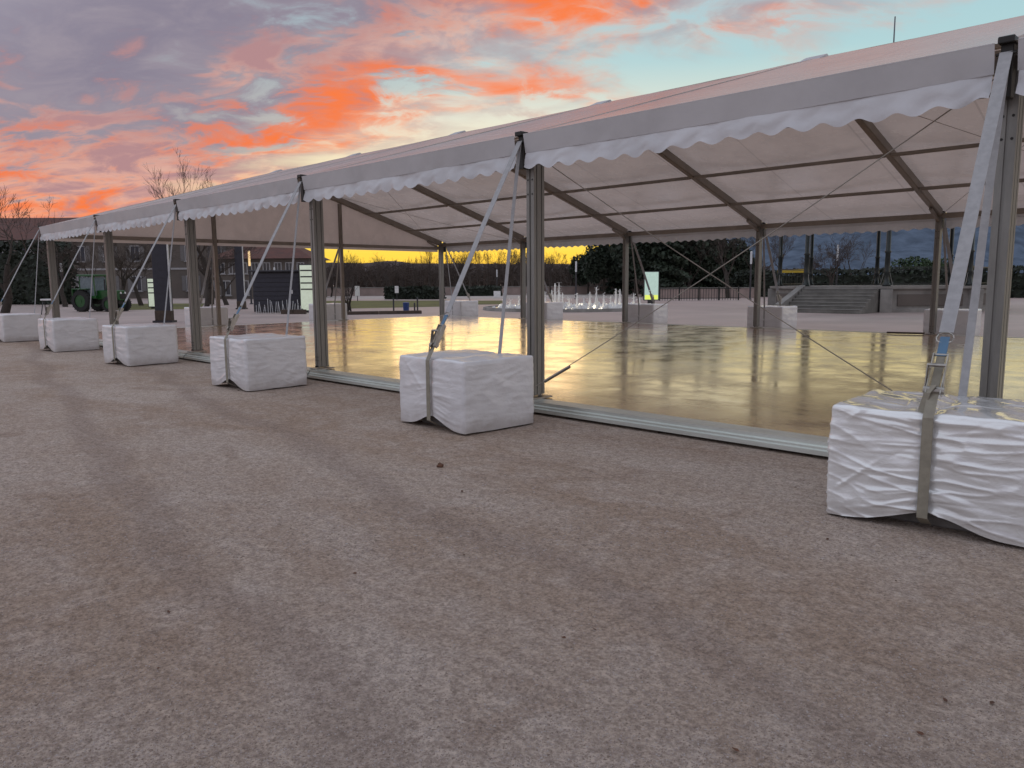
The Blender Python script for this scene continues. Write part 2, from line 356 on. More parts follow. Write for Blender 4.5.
def m_ground():
    m = bpy.data.materials.new('packed_gravel'); m.use_nodes = True; t = m.node_tree; h = G(t); b = t.nodes['Principled BSDF']
    tcn = h.new('ShaderNodeTexCoord'); v = tcn.outputs['Object']
    mp = h.new('ShaderNodeMapping'); h.put(mp.inputs[0], v); mp.inputs['Rotation'].default_value = (0, 0, 0.6); mp.inputs['Scale'].default_value = (0.55, 1.25, 1)
    big = h.noise(mp.outputs[0], 0.42, 6, 0.6, 0.8); mid = h.noise(v, 2.6, 7, 0.65, 0.3); fine = h.noise(v, 46, 6, 0.72); grit = h.noise(v, 130, 3, 0.7)
    c = h.mix(h.smooth(big, 0.31, 0.69), (0.37, 0.275, 0.208), (0.475, 0.395, 0.335))
    c = h.mix(h.m('MULTIPLY', h.smooth(mid, 0.42, 0.72), 0.50), c, (0.54, 0.465, 0.415))
    c = h.mix(h.m('MULTIPLY', h.smooth(h.noise(v, 1.1, 7, 0.6, 1.0), 0.56, 0.70), 0.42), c, (0.27, 0.19, 0.14))
    # wheel tracks: two slightly darker bands that cross the yard
    sx = h.new('ShaderNodeSeparateXYZ'); h.put(sx.inputs[0], v)
    q = h.m('ADD', h.m('ADD', sx.outputs[1], h.m('MULTIPLY', sx.outputs[0], 0.20)), h.m('MULTIPLY', h.noise(v, 0.25, 3), 1.6))
    trk = h.m('ABSOLUTE', h.m('SUBTRACT', h.m('ABSOLUTE', h.m('ADD', q, 4.3)), 0.85))
    c = h.mix(h.m('MULTIPLY', h.m('SUBTRACT', 1.0, h.smooth(trk, 0.05, 0.24)), 0.42), c, (0.28, 0.215, 0.18))
    c = h.mix(h.smooth(h.m('ADD', h.m('MULTIPLY', fine, 0.6), h.m('MULTIPLY', h.noise(v, 15, 5, 0.7), 0.4)), 0.36, 0.64), h.mix(1.0, c, (0.58, 0.55, 0.54), 'MULTIPLY'), h.mix(1.0, c, (1.34, 1.34, 1.35), 'MULTIPLY'))
    c = h.mix(h.m('MULTIPLY', h.smooth(grit, 0.60, 0.74), 0.5), c, (0.66, 0.62, 0.61))
    c = h.mix(h.m('MULTIPLY', h.m('SUBTRACT', 1.0, h.smooth(grit, 0.28, 0.40)), 0.5), c, (0.16, 0.12, 0.10))
    h.put(b.inputs['Base Color'], c); b.inputs['Roughness'].default_value = 0.92; b.inputs['Specular IOR Level'].default_value = 0.25
    bn = h.new('ShaderNodeBump'); bn.inputs['Strength'].default_value = 1.0; bn.inputs['Distance'].default_value = 0.03
    hh = h.m('ADD', h.m('MULTIPLY', fine, 0.6), h.m('ADD', h.m('MULTIPLY', grit, 0.25), h.m('MULTIPLY', mid, 1.6)))
    h.put(bn.inputs['Height'], hh); h.put(b.inputs['Normal'], bn.outputs[0])
    return m
M_ground = m_ground()
M_plaza = mat('plaza_sand', (0.36, 0.29, 0.265), 0.55, 0, 0.14, 0.35, 0.4, 14, dirt=((0.26, 0.21, 0.19), 0.5))
M_path = mat('pale_path', (0.40, 0.36, 0.33), 0.8, 0, 0.12, 0.4)

# ---------------------------------------------------------------- setting: ground, plaza, lawns, hills
def struct(name, mb, m, **k):
    o = mb.build(name, m, **k); o['kind'] = 'structure'; return o
gm = MB(); 
P, F = grid(40, 40, lambda u, v: ((u-.5)*9000-2000, (v-.5)*9000+2000, 0.0)); gm.add(P, F)
struct('ground', gm, M_ground)
def sheet(name, pts, z, m):
    o = struct(name, MB().add([(x, y, z) for x, y in pts], [tuple(range(len(pts)))]), m)
    if o.data.polygons[0].normal.z < 0: o.data.flip_normals()
    return o
sheet('plaza', [(-26.6, 17.3), (-26.6, -0.5), (-30, -3.5), (-110, -14), (-110, 75), (40, 75), (40, 17.3)], 0.004, M_plaza)
def pix_poly(pts): return [on_ground(*q).xy[:] for q in pts]
sheet('lawn', pix_poly([(312, 309.5), (452, 306.5), (470, 300.5), (300, 301.0)]), 0.012, M_grass)
sheet('lawn', pix_poly([(96, 310.5), (200, 309.0), (205, 303.5), (100, 304.0)]), 0.012, M_grass)
sheet('lawn', pix_poly([(450, 305.0), (500, 304.4), (505, 300.6), (455, 301.0)]), 0.014, M_grass)
sheet('path', pix_poly([(300, 299.4), (640, 298.2), (620, 293.5), (300, 294.2)]), 0.010, M_path)

def ridge_mesh(name, depth, pts, m, thick, seed, rough):
    """a rise of the land whose skyline passes given picture directions at a distance of `depth` metres"""
    n = 150; xs = np.linspace(pts[0][0], pts[-1][0], n)
    ys = np.interp(xs, [p[0] for p in pts], [p[1] for p in pts])
    b = MB(); rows = 14; V = []
    for j in range(rows+1):
        f = j/rows
        for i in range(n):
            top = z_of(xs[i], ys[i], depth)
            base = at_depth(xs[i], depth - thick*(1-f))
            nz = noise.fractal(Vector((base.x, base.y, seed*50))*(6.0/thick), 1.0, 2.0, 6)
            z = top*(f**1.15)*(1+rough*nz*(1-f)*1.5) + rough*top*0.10*nz*f
            V.append((base.x, base.y, max(z, -2)))
    Fq = [(j*n+i, j*n+i+1, (j+1)*n+i+1, (j+1)*n+i) for j in range(rows) for i in range(n-1)]
    k = len(V)
    for i in range(n):
        q = at_depth(xs[i], depth+thick*0.6); V.append((q.x, q.y, -2))
    Fq += [(rows*n+i, rows*n+i+1, k+i+1, k+i) for i in range(n-1)]
    b.add(V, Fq); return struct(name, b, m, smooth=True, fix=True)
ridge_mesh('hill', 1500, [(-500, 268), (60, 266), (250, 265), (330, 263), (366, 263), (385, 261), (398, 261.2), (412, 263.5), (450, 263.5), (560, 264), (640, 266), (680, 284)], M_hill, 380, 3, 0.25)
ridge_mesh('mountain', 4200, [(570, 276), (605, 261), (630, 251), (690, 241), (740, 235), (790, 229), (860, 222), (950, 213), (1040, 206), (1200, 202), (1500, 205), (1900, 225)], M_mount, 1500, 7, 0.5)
# ---------------------------------------------------------------- tent floor
W = 15.29; RY = W/2; EY = -0.27; EZ = 3.31; RZ = 5.675; SL = (RZ-EZ)/(RY-EY); FZ = 0.15
BAYS = list(range(-1, 5)); FRAMES = list(range(-1, 6))
def rz_(y): return RZ - SL*abs(y-RY)
fl = MB().box((-10, RY, 0.075), (30.2, W+0.1, 0.09)).build('tent_floor', M_dark); fl['kind'] = 'structure'
rnd = random.Random(5)
pw, ph = 2.5, 15.3/12
pan = MB().box((0, 0, -0.012), (pw-0.002, ph-0.002, 0.024)).mesh('floor_panel', M_floor)
for i in range(12):
    for j in range(12):
        o = link('floor_panel', pan, fl)
        o.location = (-25+pw*(i+.5), -0.005+ph*(j+.5), FZ-0.003+rnd.uniform(-.0004, .0004))
        o.rotation_euler = (rnd.gauss(0, .0008), rnd.gauss(0, .0005), 0)
prof = [(-.30, .035), (-.30, .075), (-.275, .085), (-.275, .105), (-.245, .115), (-.245, .150), (-.03, .158), (-.03, .035)]
for k in BAYS:
    b = MB().extrude_x(prof, -5*(k+1)+.02, -5*k-.02); b.build('edge_rail', M_rail, fl, fix=True)
    b = MB().extrude_x([(W-(y), z) for y, z in prof], -5*(k+1)+.02, -5*k-.02); b.build('edge_rail', M_rail, fl, fix=True)
for j in range(3):
    b = MB().box((-25.16, W*(j+.5)/3, .092), (.26, W/3-.04, .115)); b.build('edge_rail', M_rail, fl, bevel=.008)
for k in BAYS:
    for q in range(4):
        MB().box((-5*k-.6-1.25*q, -.17, .018), (.22, .18, .036)).build('packing_block', M_wood, fl)

# ---------------------------------------------------------------- the marquee
tent = thing('marquee_tent', 'long open-sided white marquee with scalloped valance and grey metal posts', 'tent')
def post_mesh(h, wx, wy):
    """channelled aluminium upright: a box with keder grooves in its faces"""
    g_, d_ = .012, .012
    x, y = wx/2, wy/2
    pts = [(-x, -y), (-g_, -y), (-g_, -y+d_), (g_, -y+d_), (g_, -y), (x, -y),
           (x, -y*.55), (x-d_, -y*.55), (x-d_, -y*.4), (x, -y*.4), (x, y*.4), (x-d_, y*.4), (x-d_, y*.55), (x, y*.55), (x, y),
           (g_, y), (g_, y-d_), (-g_, y-d_), (-g_, y), (-x, y),
           (-x, y*.55), (-x+d_, y*.55), (-x+d_, y*.4), (-x, y*.4), (-x, -y*.4), (-x+d_, -y*.4), (-x+d_, -y*.55), (-x, -y*.55)]
    n = len(pts)
    P = [(px, py, 0) for px, py in pts]+[(px, py, h) for px, py in pts]
    F = [(i, (i+1) % n, n+(i+1) % n, n+i) for i in range(n)]+[tuple(range(n-1, -1, -1)), tuple(range(n, 2*n))]
    return MB().add(P, F)
PH = rz_(0)-.06-FZ-.06
me_post = post_mesh(PH, .125, .185).mesh('post', M_alu, fix=True)
me_base = MB().box((0, 0, .010), (.26, .34, .02)).box((0, -.07, .04), (.06, .012, .06)).box((0, .07, .04), (.06, .012, .06)).mesh('base_plate', M_steel, bevel=.003)
me_pin = MB().tube((0, -.13, .045), (0, .13, .045), .014, n=8).mesh('hinge_pin', M_black)
me_hole = MB().tube((0, 0, 0), (0, -.003, 0), .011, n=10).mesh('bolt', M_black)
me_brk = MB().box((0, -.20, 3.13), (.085, .10, .40)).box((0, -.235, 3.335), (.11, .13, .05)).box((0, -.09, 3.24), (.05, .16, .12)).tube((-.07, -.265, 3.24), (.07, -.265, 3.24), .013).mesh('eave_bracket', M_black, bevel=.006)
for k in FRAMES:
    X = -5.0*k
    for far in (0, 1):
        y = W if far else 0.0
        o = link('post', me_post, tent); o.location = (X, y, FZ+.05)
        ob = link('base_plate', me_base, o); ob.location = (0, 0, -.045)
        op = link('hinge_pin', me_pin, o); op.location = (0, 0, -.045)
        for hz in (.10, .16, 2.45, 2.62):
            for sx in (-.035, .035):
                q = link('bolt', me_hole, o); q.location = (sx, -.0925, hz)
        o = link('eave_bracket', me_brk, tent); o.location = (X, y, 0)
        if far: o.rotation_euler = (0, 0, math.pi)
        ya, yb = (0, RY) if not far else (W, RY)
        b = MB().beam((X, ya, rz_(ya)-.10), (X, yb, rz_(yb)-.10), .12, .215)
        b.beam((X-.065, ya, rz_(ya)-.17), (X-.065, yb, rz_(yb)-.17), .02, .05).beam((X+.065, ya, rz_(ya)-.17), (X+.065, yb, rz_(yb)-.17), .02, .05)
        r_ = b.build('rafter', M_alu2, tent, bevel=.006)
        # knee plate at the eave joint
        s_ = 1 if not far else -1
        MB().beam((X, ya, rz_(ya)-.34), (X, ya+s_*.75, rz_(ya+s_*.75)-.255), .07, .06).build('knee_brace', M_alu2, r_)
    MB().box((X, RY, RZ-.15), (.16, .36, .24)).build('ridge_joint', M_steel, tent, bevel=.01)
    b = MB(); w_ = .20
    b.add([(X-w_, RY-.34, rz_(RY-.34)+.004), (X+w_, RY-.34, rz_(RY-.34)+.004), (X-w_, RY, RZ+.050), (X+w_, RY, RZ+.050), (X-w_, RY+.34, rz_(RY+.34)+.004), (X+w_, RY+.34, rz_(RY+.34)+.004),
           (X-w_, RY, RZ-.02), (X+w_, RY, RZ-.02)], [(0, 1, 3, 2), (2, 3, 5, 4), (0, 2, 6), (2, 4, 6), (1, 7, 3), (3, 7, 5), (0, 6, 7, 1), (4, 5, 7, 6)])
    b.build('ridge_cap', M_band, tent, fix=True)
# roof skins, eave bands, valances, purlins: one set per bay and slope
def sagf(t, s_, amp): return amp*(4*t*(1-t))**.9*math.sin(math.pi*min(1, max(0, s_)))**.8
for k in BAYS:
    X0, X1 = -5.0*(k+1), -5.0*k
    for far in (0, 1):
        sg = -1 if far else 1
        def Y(y): return W-y if far else y
        amp = .13+.03*math.sin(k*2.1+far)
        def fn(u, v):
            y = EY-.02+(RY-EY+.02)*v
            z = RZ-SL*(RY-y)
            d = sagf(u, v, amp) + .018*4*u*(1-u)*v**6
            d += .012*noise.noise(Vector((X0+5*u, y*.55+far*30, 3.7)))*math.sin(math.pi*u)*min(1, v*6)
            return (X0+.005+4.99*u, Y(y), z-d+.012)
        P, F = grid(36, 26, fn); b = MB().add(P, F)
        if far: b.f = [q[::-1] for q in b.f]
        b.build('roof_panel', M_roof, tent, smooth=True)
        # eave band (folds over the eave bar) and the scalloped valance below it
        def fb(u, v):
            x = X0+.075+4.85*u
            y = EY-.02+.040*v+(.020*noise.noise(Vector((x*1.3, far*9+1, k)))+.010*noise.noise(Vector((x*5+v*2, far*9+1, k))))*v
            return (x, Y(y), EZ+.014-.216*v-.015*4*u*(1-u)*v)
        P, F = grid(60, 4, fb); b = MB().add(P, F)
        if not far: b.f = [q[::-1] for q in b.f]
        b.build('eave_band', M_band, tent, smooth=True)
        ph_ = rnd.random()
        def fv(u, v):
            x = X0+.085+4.83*u
            t = u*16+ph_*.3
            lobe = .5-.5*math.cos(2*math.pi*t)
            drop = .164+.050*lobe*(1+.35*noise.noise(Vector((x*1.7, k*3, far+4))))-.030*noise.noise(Vector((x*.7, k, far)))
            z0 = EZ-.196-.015*4*u*(1-u)
            wv = (.030*noise.noise(Vector((x*3.1, v*1.5, k*3+far*7)))+.016*noise.noise(Vector((x*7+v*3, v*1.2, k*5+far))) + .012*math.sin(2*math.pi*t)*v)*min(1, v*2.5)
            y = EY+.026-.035*v-wv
            return (x, Y(y), z0-drop*v)
        P, F = grid(216, 6, fv); b = MB().add(P, F)
        if not far: b.f = [q[::-1] for q in b.f]
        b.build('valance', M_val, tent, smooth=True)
        for fr, w_, h_ in ((.245, .07, .08), (.50, .07, .08), (.755, .07, .08)):
            y = RY*(1-fr); MB().beam((X0+.055, Y(y), rz_(y)-.20), (X1-.055, Y(y), rz_(y)-.20), w_, h_).build('purlin', M_alu2, tent, bevel=.006)
        MB().beam((X0+.06, Y(-.0), rz_(0)-.17), (X1-.06, Y(-.0), rz_(0)-.17), .09, .13).build('eave_beam', M_alu2, tent, bevel=.006)
    MB().beam((X0+.06, RY, RZ-.22), (X1-.06, RY, RZ-.22), .07, .08).build('purlin', M_alu2, tent, bevel=.006)
# gable end at the far left
Xg = -25.0
b = MB(); n = 24; V = []
for i in range(n+1):
    y = .12+(W-.24)*i/n; V += [(Xg-.075, y, 2.93), (Xg-.075, y, (2.93+rz_(y)-.03)/2), (Xg-.075, y, rz_(y)-.03)]
b.add(V, [(3*i+j, 3*i+3+j, 3*i+4+j, 3*i+1+j) for i in range(n) for j in range(2)])
b.build('gable_panel', M_roof, tent, smooth=True)
for j in range(3):
    MB().beam((Xg, W*j/3+.1, 3.08), (Xg, W*(j+1)/3-.07, 3.08), .09, .12).build('gable_beam', M_alu2, tent, bevel=.006)
for j in (1, 2):
    y = W*j/3; me = post_mesh(rz_(y)-.26-FZ, .10, .12).mesh('gable_post', M_alu2, fix=True)
    o = link('gable_post', me, tent); o.location = (Xg, y, FZ+.02)
    ob = link('base_plate', me_base, o); ob.location = (0, 0, -.015)
# bracing cables
def cable(a, c_, r=.0055):
    a, c_ = Vector(a), Vector(c_); b = MB(); pts = []
    for i in range(9):
        t = i/8; p = a.lerp(c_, t); p.z -= .05*4*t*(1-t); pts.append(p)
    b.path(pts, r, 5); return b.build('bracing_cable', M_alu2, tent)
def turnbuckle(o, p, q):
    p, q = Vector(p), Vector(q); MB().tube(p, q, .02, n=8).build('turnbuckle', M_steel, o)
o = cable((-5.0, -.11, .26), (0, -.11, 3.17)); turnbuckle(o, (-4.75, -.11, .39), (-4.35, -.11, .60))
o = cable((0, -.12, .26), (-5, -.12, 3.17)); turnbuckle(o, (-.25, -.12, .39), (-.65, -.12, .60))
def slope_pt(k, fr): y = W-RY*(1-fr); return (-5.0*k, y, rz_(y)-.27)
cable(slope_pt(1, .98), slope_pt(0, .05)); cable(slope_pt(0, .98), slope_pt(1, .05))
cable(slope_pt(4, .98), slope_pt(5, .05)); cable(slope_pt(5, .98), slope_pt(4, .05))

# ---------------------------------------------------------------- ballast blocks and their straps
def cover_mesh(seed, Lx, Ly, H, m, res, hem=.10, notch=.3, ridge=1.0):
    bm = bmesh.new(); bmesh.ops.create_cube(bm, size=1.0)
    bmesh.ops.delete(bm, geom=[f for f in bm.faces if f.normal.z < -.5], context='FACES')
    bmesh.ops.subdivide_edges(bm, edges=bm.edges[:], cuts=res, use_grid_fill=True)
    sd = Vector((seed*7.3, seed*3.1, seed*1.7))
    rc = .022
    # crease lines per face: (x0, z0, x1, z1, half-width, height); most start at the strap and run out level
    rk = random.Random(seed*13); CR = {}
    for face in ('F', 'B', 'L', 'R', 'T'):
        ls = []; half = (Lx if face in 'FBT' else Ly)/2; n_ = int({'F': 30, 'T': 10}.get(face, 15)*(1 if ridge > 1 else .6))
        for q in range(n_):
            sx = rk.choice((-1, 1))
            if face == 'F' and q < n_*.65:
                z0 = rk.uniform(.10, .96)*H; x0 = sx*rk.uniform(.03, .10); x1 = sx*rk.uniform(.22, half*.98)
                z1 = z0+rk.gauss(0, .03)+(.30*(z0/H-.62))*abs(x1)
            else:
                x0 = rk.uniform(-half, half); a_ = rk.gauss(0, .45) if face != 'T' else rk.uniform(0, 3.1); ln = rk.uniform(.12, .5)
                z0 = rk.uniform(.05, .95)*(H if face != 'T' else Ly); x1 = x0+ln*math.cos(a_); z1 = z0+ln*math.sin(a_)
            ls.append((x0, z0, x1, z1, rk.uniform(.009, .020), rk.uniform(.004, .014)*(1 if rk.random() < .75 else -.7)))
        CR[face] = ls
    def creases(face, a_, b_):
        tot = 0.0
        for x0, z0, x1, z1, w_, h_ in CR[face]:
            dx, dz = x1-x0, z1-z0; l2 = dx*dx+dz*dz
            t_ = ((a_-x0)*dx+(b_-z0)*dz)/l2
            if t_ < -.1 or t_ > 1.1: continue
            ds = abs((a_-x0)*dz-(b_-z0)*dx)/math.sqrt(l2)+.006*noise.noise(Vector((a_*9, b_*9, x0*7)))
            if ds > w_*4: continue
            fade = max(0, min(1, (t_+.1)*6))*max(0, min(1, (1.1-t_)*1.6))
            tot += h_*fade*math.exp(-(max(ds, 0)/w_)**1.25)
        return tot
    for v in bm.verts:
        p = Vector((v.co.x*Lx, v.co.y*Ly, (v.co.z+.5)*H))
        # rounded edges
        q = Vector((max(-Lx/2+rc, min(Lx/2-rc, p.x)), max(-Ly/2+rc, min(Ly/2-rc, p.y)), min(H-rc, p.z)))
        d = p-q
        nrm = d.normalized() if d.length > 1e-6 else Vector((0, 0, 1))
        p = q + nrm*rc if d.length > rc*.2 else p
        f = p.z/H
        side = 1.0 if f < .965 else 0.0
        # folds: horizontal creases that gather towards the strap at mid-face
        along = p.x if abs(nrm.y) > abs(nrm.x) else p.y
        has_strap = nrm.y < -.6
        gx = along*(.9 if has_strap else 1.2)
        warp = noise.noise(Vector((gx*1.6, p.z*2.2, 1.0))+sd)*.35
        fold = 1-abs(noise.noise(Vector((gx*1.15, (p.z+.10*warp+ (.22*abs(along)*(p.z/H-.55) if has_strap else 0))*11.0, 5.0))+sd))*2.2
        fine = noise.noise(Vector((gx*6, p.z*22, 2.0))+sd)
        sharp = (1-abs(noise.noise(Vector((gx*2.6+p.z*2.5, p.z*9-abs(along)*2.2, 8.0))+sd))*2)**5 if ridge > 1 else 0
        crum = 1-abs(noise.noise(Vector((p.x*4.5+p.y*3, p.y*2, p.z*4.5))+sd*2))*2
        near = math.exp(-(along/.42)**2) if has_strap else .45
        amp = .0055*ridge*(.25+.9*near)
        disp = side*(amp*max(fold, -.4) + .004*fine*ridge + .012*sharp*(.4+near) + .008*crum*ridge) + (1-side)*(.010*crum + .010*noise.noise(Vector((p.x*3, p.y*3, 9))+sd))
        fc_ = 'T' if nrm.z > .7 else ('F' if nrm.y < -.6 else 'B' if nrm.y > .6 else 'L' if nrm.x < 0 else 'R')
        disp += creases(fc_, p.x if fc_ in 'FBT' else p.y, p.z if fc_ != 'T' else p.y+Ly/2)*(1.0 if ridge > 1 else .6)
        if has_strap or (nrm.z > .6):
            disp -= .020*math.exp(-(p.x/.055)**2)
        # sagging side walls: lower part bulges out
        disp += side*.007*math.sin(math.pi*min(1, f*1.05))
        p = p + Vector((nrm.x, nrm.y, nrm.z if side == 0 else 0))*disp
        if side:
            # hem is hitched up where the strap goes under
            h_ = hem*math.exp(-((p.x-.02)/notch)**2)*(1.0 if nrm.y < -.5 else .15) + .012*noise.noise(Vector((p.x*3, p.y*3, 4))+sd)+.018
            p.z = p.z + max(0, h_)*(1-f)**2
        v.co = p
    me = bpy.data.meshes.new('cover'); bm.to_mesh(me); bm.free()
    me.polygons.foreach_set('use_smooth', [True]*len(me.polygons)); me.materials.append(m); return me
def block(name_label, cat, loc, rz, me, Lx, Ly, H, group):
    t = thing('ballast_block', name_label, cat, loc, rz, group)
    link('cover', me, t)
    MB().box((0, 0, .30), (Lx-.34, Ly-.34, .60)).build('concrete_block', M_concrete, t, bevel=.012)
    return t
def strap(label, anchor, block_loc, rz, Lx, Ly, H, sgn_dir, group, near=True, m_up=None):
    """ratchet strap from an eave bracket round a ballast block; sgn_dir: outward direction (unit, xy)"""
    t = thing('ratchet_strap', label, 'strap', (block_loc[0], block_loc[1], 0), 0, group)
    o0 = Vector((block_loc[0], block_loc[1], 0)); R = Matrix.Rotation(rz, 3, 'Z')
    wv = R @ Vector((1, 0, 0)); out = R @ Vector((0, -1, 0))
    A = Vector(anchor)-o0
    e = out*(Ly/2+.030)
    top = e+Vector((0, 0, H-.02)); low = e+Vector((0, 0, .12))
    dirv = (A-top)
    P1 = top+dirv*.065; P2 = top+dirv*.150; P3 = top+dirv*.205
    lo = [Vector((0, 0, .03))+out*(Ly/2-.10), low+Vector((0, 0, -.02)), e+Vector((0, 0, .3)), e+Vector((0, 0, .55)), top, P1]
    MB().ribbon(lo, .062, .006, wv).build('lower_strap', M_strap2, t)
    MB().ribbon([P3, P3.lerp(A, .5)+out*.015, A], .085, .006, wv).build('upper_strap', M_strap, t)
    # ratchet with handle and drum, D-ring above, loose tail
    rt = MB(); d = dirv.normalized(); nn = wv.cross(d).normalized()
    for s_ in (-1, 1):
        rt.beam(P1+wv*(s_*.042)-d*.03, P2+wv*(s_*.042), .006, .05, up=nn)
        rt.beam(P1+wv*(s_*.052)+nn*.0, P1+wv*(s_*.052)+d*.15+nn*.055, .005, .035, up=nn)
    rt.tube(P1-wv*.06, P1+wv*.06, .026, n=10); rt.tube(P1+d*.15+nn*.055-wv*.055, P1+d*.15+nn*.055+wv*.055, .012, n=8); rt.tube(P2-wv*.045, P2+wv*.045, .010)
    MB().ribbon([P1, P2], .05, .005, wv).build('strap_loop', M_strap2, t)
    r_ = rt.build('ratchet', M_steel, t)
    dr = MB(); c = P2.lerp(P3, .75)
    pts = [c+wv*(.05*math.cos(a))+d*(.04*math.sin(a)) for a in np.linspace(0, 2*math.pi, 11)]
    dr.path(pts, .006, 5).build('d_ring', M_steel, t)
    MB().ribbon([P2+nn*.004-d*.01, P2.lerp(P3, .8)], .055, .008, wv).build('strap_label', M_blue if near else M_strap2, r_)
    if near: MB().ribbon([P1+d*.02+nn*.03, P1+nn*.045-wv*.03-Vector((0, 0, .04)), P1+nn*.035-wv*.055-Vector((0, 0, .13)), P1+nn*.03-wv*.06-Vector((0, 0, .20))], .045, .004, (wv+nn*.4)).build('strap_tail', M_strap2, t)
    bk = -out*(Ly/2+.012)
    MB().ribbon([A+wv*.005, (bk+Vector((0, 0, H-.02))).lerp(A, .5), bk+Vector((0, 0, H-.02)), bk+Vector((0, 0, .15))], .055, .005, wv).build('rear_strap', M_strap, t)
    return t
BL, BW, BH = 1.18, 1.00, .78
fr_spots = {0: (.06, -1.36, .085), 1: (-4.93, -1.24, -.05), 2: (-9.84, -1.24, .02), 3: (-15.02, -1.16, .06), 4: (-19.86, -1.13, .02), 5: (-24.72, -1.15, .07)}
fr_lab = {0: 'large glossy white wrapped ballast block with shiny creases at the right edge',
          1: 'white covered ballast block by the second front post from the right',
          2: 'white covered ballast block by the third front post from the right',
          3: 'white covered ballast block by the fourth front post from the right',
          4: 'white covered ballast block by the fifth front post from the right',
          5: 'white covered ballast block cut by the left edge of the picture'}
st_lab = {0: 'pale wide ratchet strap tying the nearest glossy block to the right front post bracket',
          1: 'grey ratchet strap running from second front bracket to the block left of that post',
          2: 'grey ratchet strap slanting from third front bracket down to its white block',
          3: 'pale ratchet strap slanting from fourth front bracket down to its white block',
          4: 'thin ratchet strap from fifth front bracket to second white block from the left',
          5: 'thin ratchet strap from the far left tent corner to the leftmost block'}
for k, (x, y, a) in fr_spots.items():
    H = BH if k else .76
    me = cover_mesh(11+k, BL, BW, H, M_cover0 if k == 0 else M_cover, 100 if k == 0 else 64 if k < 3 else 36, hem=.13 if k else .11, notch=.26, ridge=1.15 if k == 0 else .75)
    block(fr_lab[k], 'ballast block', (x, y, 0), a, me, BL, BW, H, 'white ballast blocks along the front of the marquee')
    strap(st_lab[k], (-5.0*k, -.27, 3.25), (x, y), a, BL, BW, H, None, 'straps along the front of the marquee')
me_far = cover_mesh(31, BL, BW, BH, M_cover, 22, hem=.08, notch=.25, ridge=.8)
far_words = {0: 'beyond the right edge', 1: 'at the rightmost back post, beside the plank', 2: 'at the back post left of the steps', 3: 'at the back post near the lit teal panel', 4: 'half hidden behind the second front post', 5: 'at the rear corner post left of the fountain'}
for k in range(1, 6):
    x = -5.0*k+(.12, -.1, .05, 0, -.08)[k-1]; y = W+1.22; a = math.pi+(.05, -.03, .06, .02, -.05)[k-1]
    block('white ballast block behind the tent, '+far_words[k], 'ballast block', (x, y, 0), a, me_far, BL, BW, BH, 'ballast blocks along the back of the marquee')
    strap('strap behind the tent, '+far_words[k], (-5.0*k, W+.27, 3.25), (x, y), a, BL, BW, BH, None, 'straps along the back of the marquee', near=False)
for j, wds in ((1, 'left one of two at the gable end'), (2, 'right one at the gable end, behind a front post')):
    x, y, a = -26.35, W*j/3+.15, -math.pi/2
    block('small white ballast block, '+wds, 'ballast block', (x, y, 0), a, me_far, BL, BW, BH, 'ballast blocks at the gable end')
    strap('strap with ratchet on the gable, '+wds, (-25.1, W*j/3, 3.05), (x, y), a, BL, BW, BH, None, 'straps at the gable end', near=False)
# ---------------------------------------------------------------- trees
def bare_tree_meshes(seed, h, spread=.55, levels=5, trunk_r=None, fork=.28, up=.25, nch=(3, 4)):
    """trunk (stem + main limbs) and crown (branches and twigs) of a leafless tree"""
    rn = random.Random(seed); tr, cr = MB(), MB(); r0 = trunk_r or h*.022
    def grow(p, d, ln, r, lev):
        segs = 3 if lev < 3 else 2; q = p; dd = d
        pts = [(p, r)]
        for i in range(segs):
            dd = (dd + Vector((rn.gauss(0, .14), rn.gauss(0, .14), rn.gauss(0, .08)+up*.25))).normalized()
            q = q + dd*(ln/segs); pts.append((q, r*(1-.45*(i+1)/segs)))
        for (a, ra), (b, rb) in zip(pts[:-1], pts[1:]):
            (tr if lev < 2 else cr).tube(a, b, ra, rb, 7 if lev == 0 else (5 if lev < 3 else 3), caps=False)
        if lev >= levels: return
        nc = rn.randint(*nch)
        for i in range(nc):
            at = 1.0 if i == 0 else rn.uniform(.35, 1.0)
            j = min(segs-1, int(at*segs)); f = at*segs-j
            a, ra = pts[j]; b, rb = pts[j+1] if j+1 < len(pts) else pts[j]
            base = a.lerp(b, max(0, min(1, f)))
            ang = rn.uniform(0, 2*math.pi); sp = spread*rn.uniform(.6, 1.3)*(0.5 if i == 0 else 1)
            o = dd.orthogonal().normalized(); o = Matrix.Rotation(ang, 3, dd) @ o
            nd = (dd*math.cos(sp)+o*math.sin(sp)+Vector((0, 0, up*.3))).normalized()
            grow(base, nd, ln*rn.uniform(.58, .80), max(.006, (ra*(1-f)+rb*f)*rn.uniform(.5, .68)), lev+1)
    grow(Vector((0, 0, -.05)), Vector((rn.gauss(0, .05), rn.gauss(0, .05), 1)).normalized(), h*fork, r0, 0)
    zmax = max(v[2] for v in cr.v); k = h/zmax
    for m_ in (tr, cr): m_.v = [(x*k, y*k, z*k) for x, y, z in m_.v]
    return tr.mesh('trunk', M_bark, smooth=True), cr.mesh('crown', M_twig)
def place_tree(meshes, label, loc, sc, rz, group, name='bare_tree'):
    t = thing(name, label, 'tree', loc, rz, group); t.scale = (sc, sc, sc)
    link('trunk', meshes[0], t); link('crown', meshes[1], t); return t
TA = bare_tree_meshes(2, 10, .50, 6, fork=.22, up=.35, nch=(2, 4)); TB = bare_tree_meshes(5, 8, .62, 6, fork=.26, up=.2, nch=(2, 4))
TC = bare_tree_meshes(9, 6, .70, 6, fork=.24, up=.12, nch=(2, 4)); TD = bare_tree_meshes(14, 9, .32, 5, fork=.30, up=.6, nch=(3, 4))
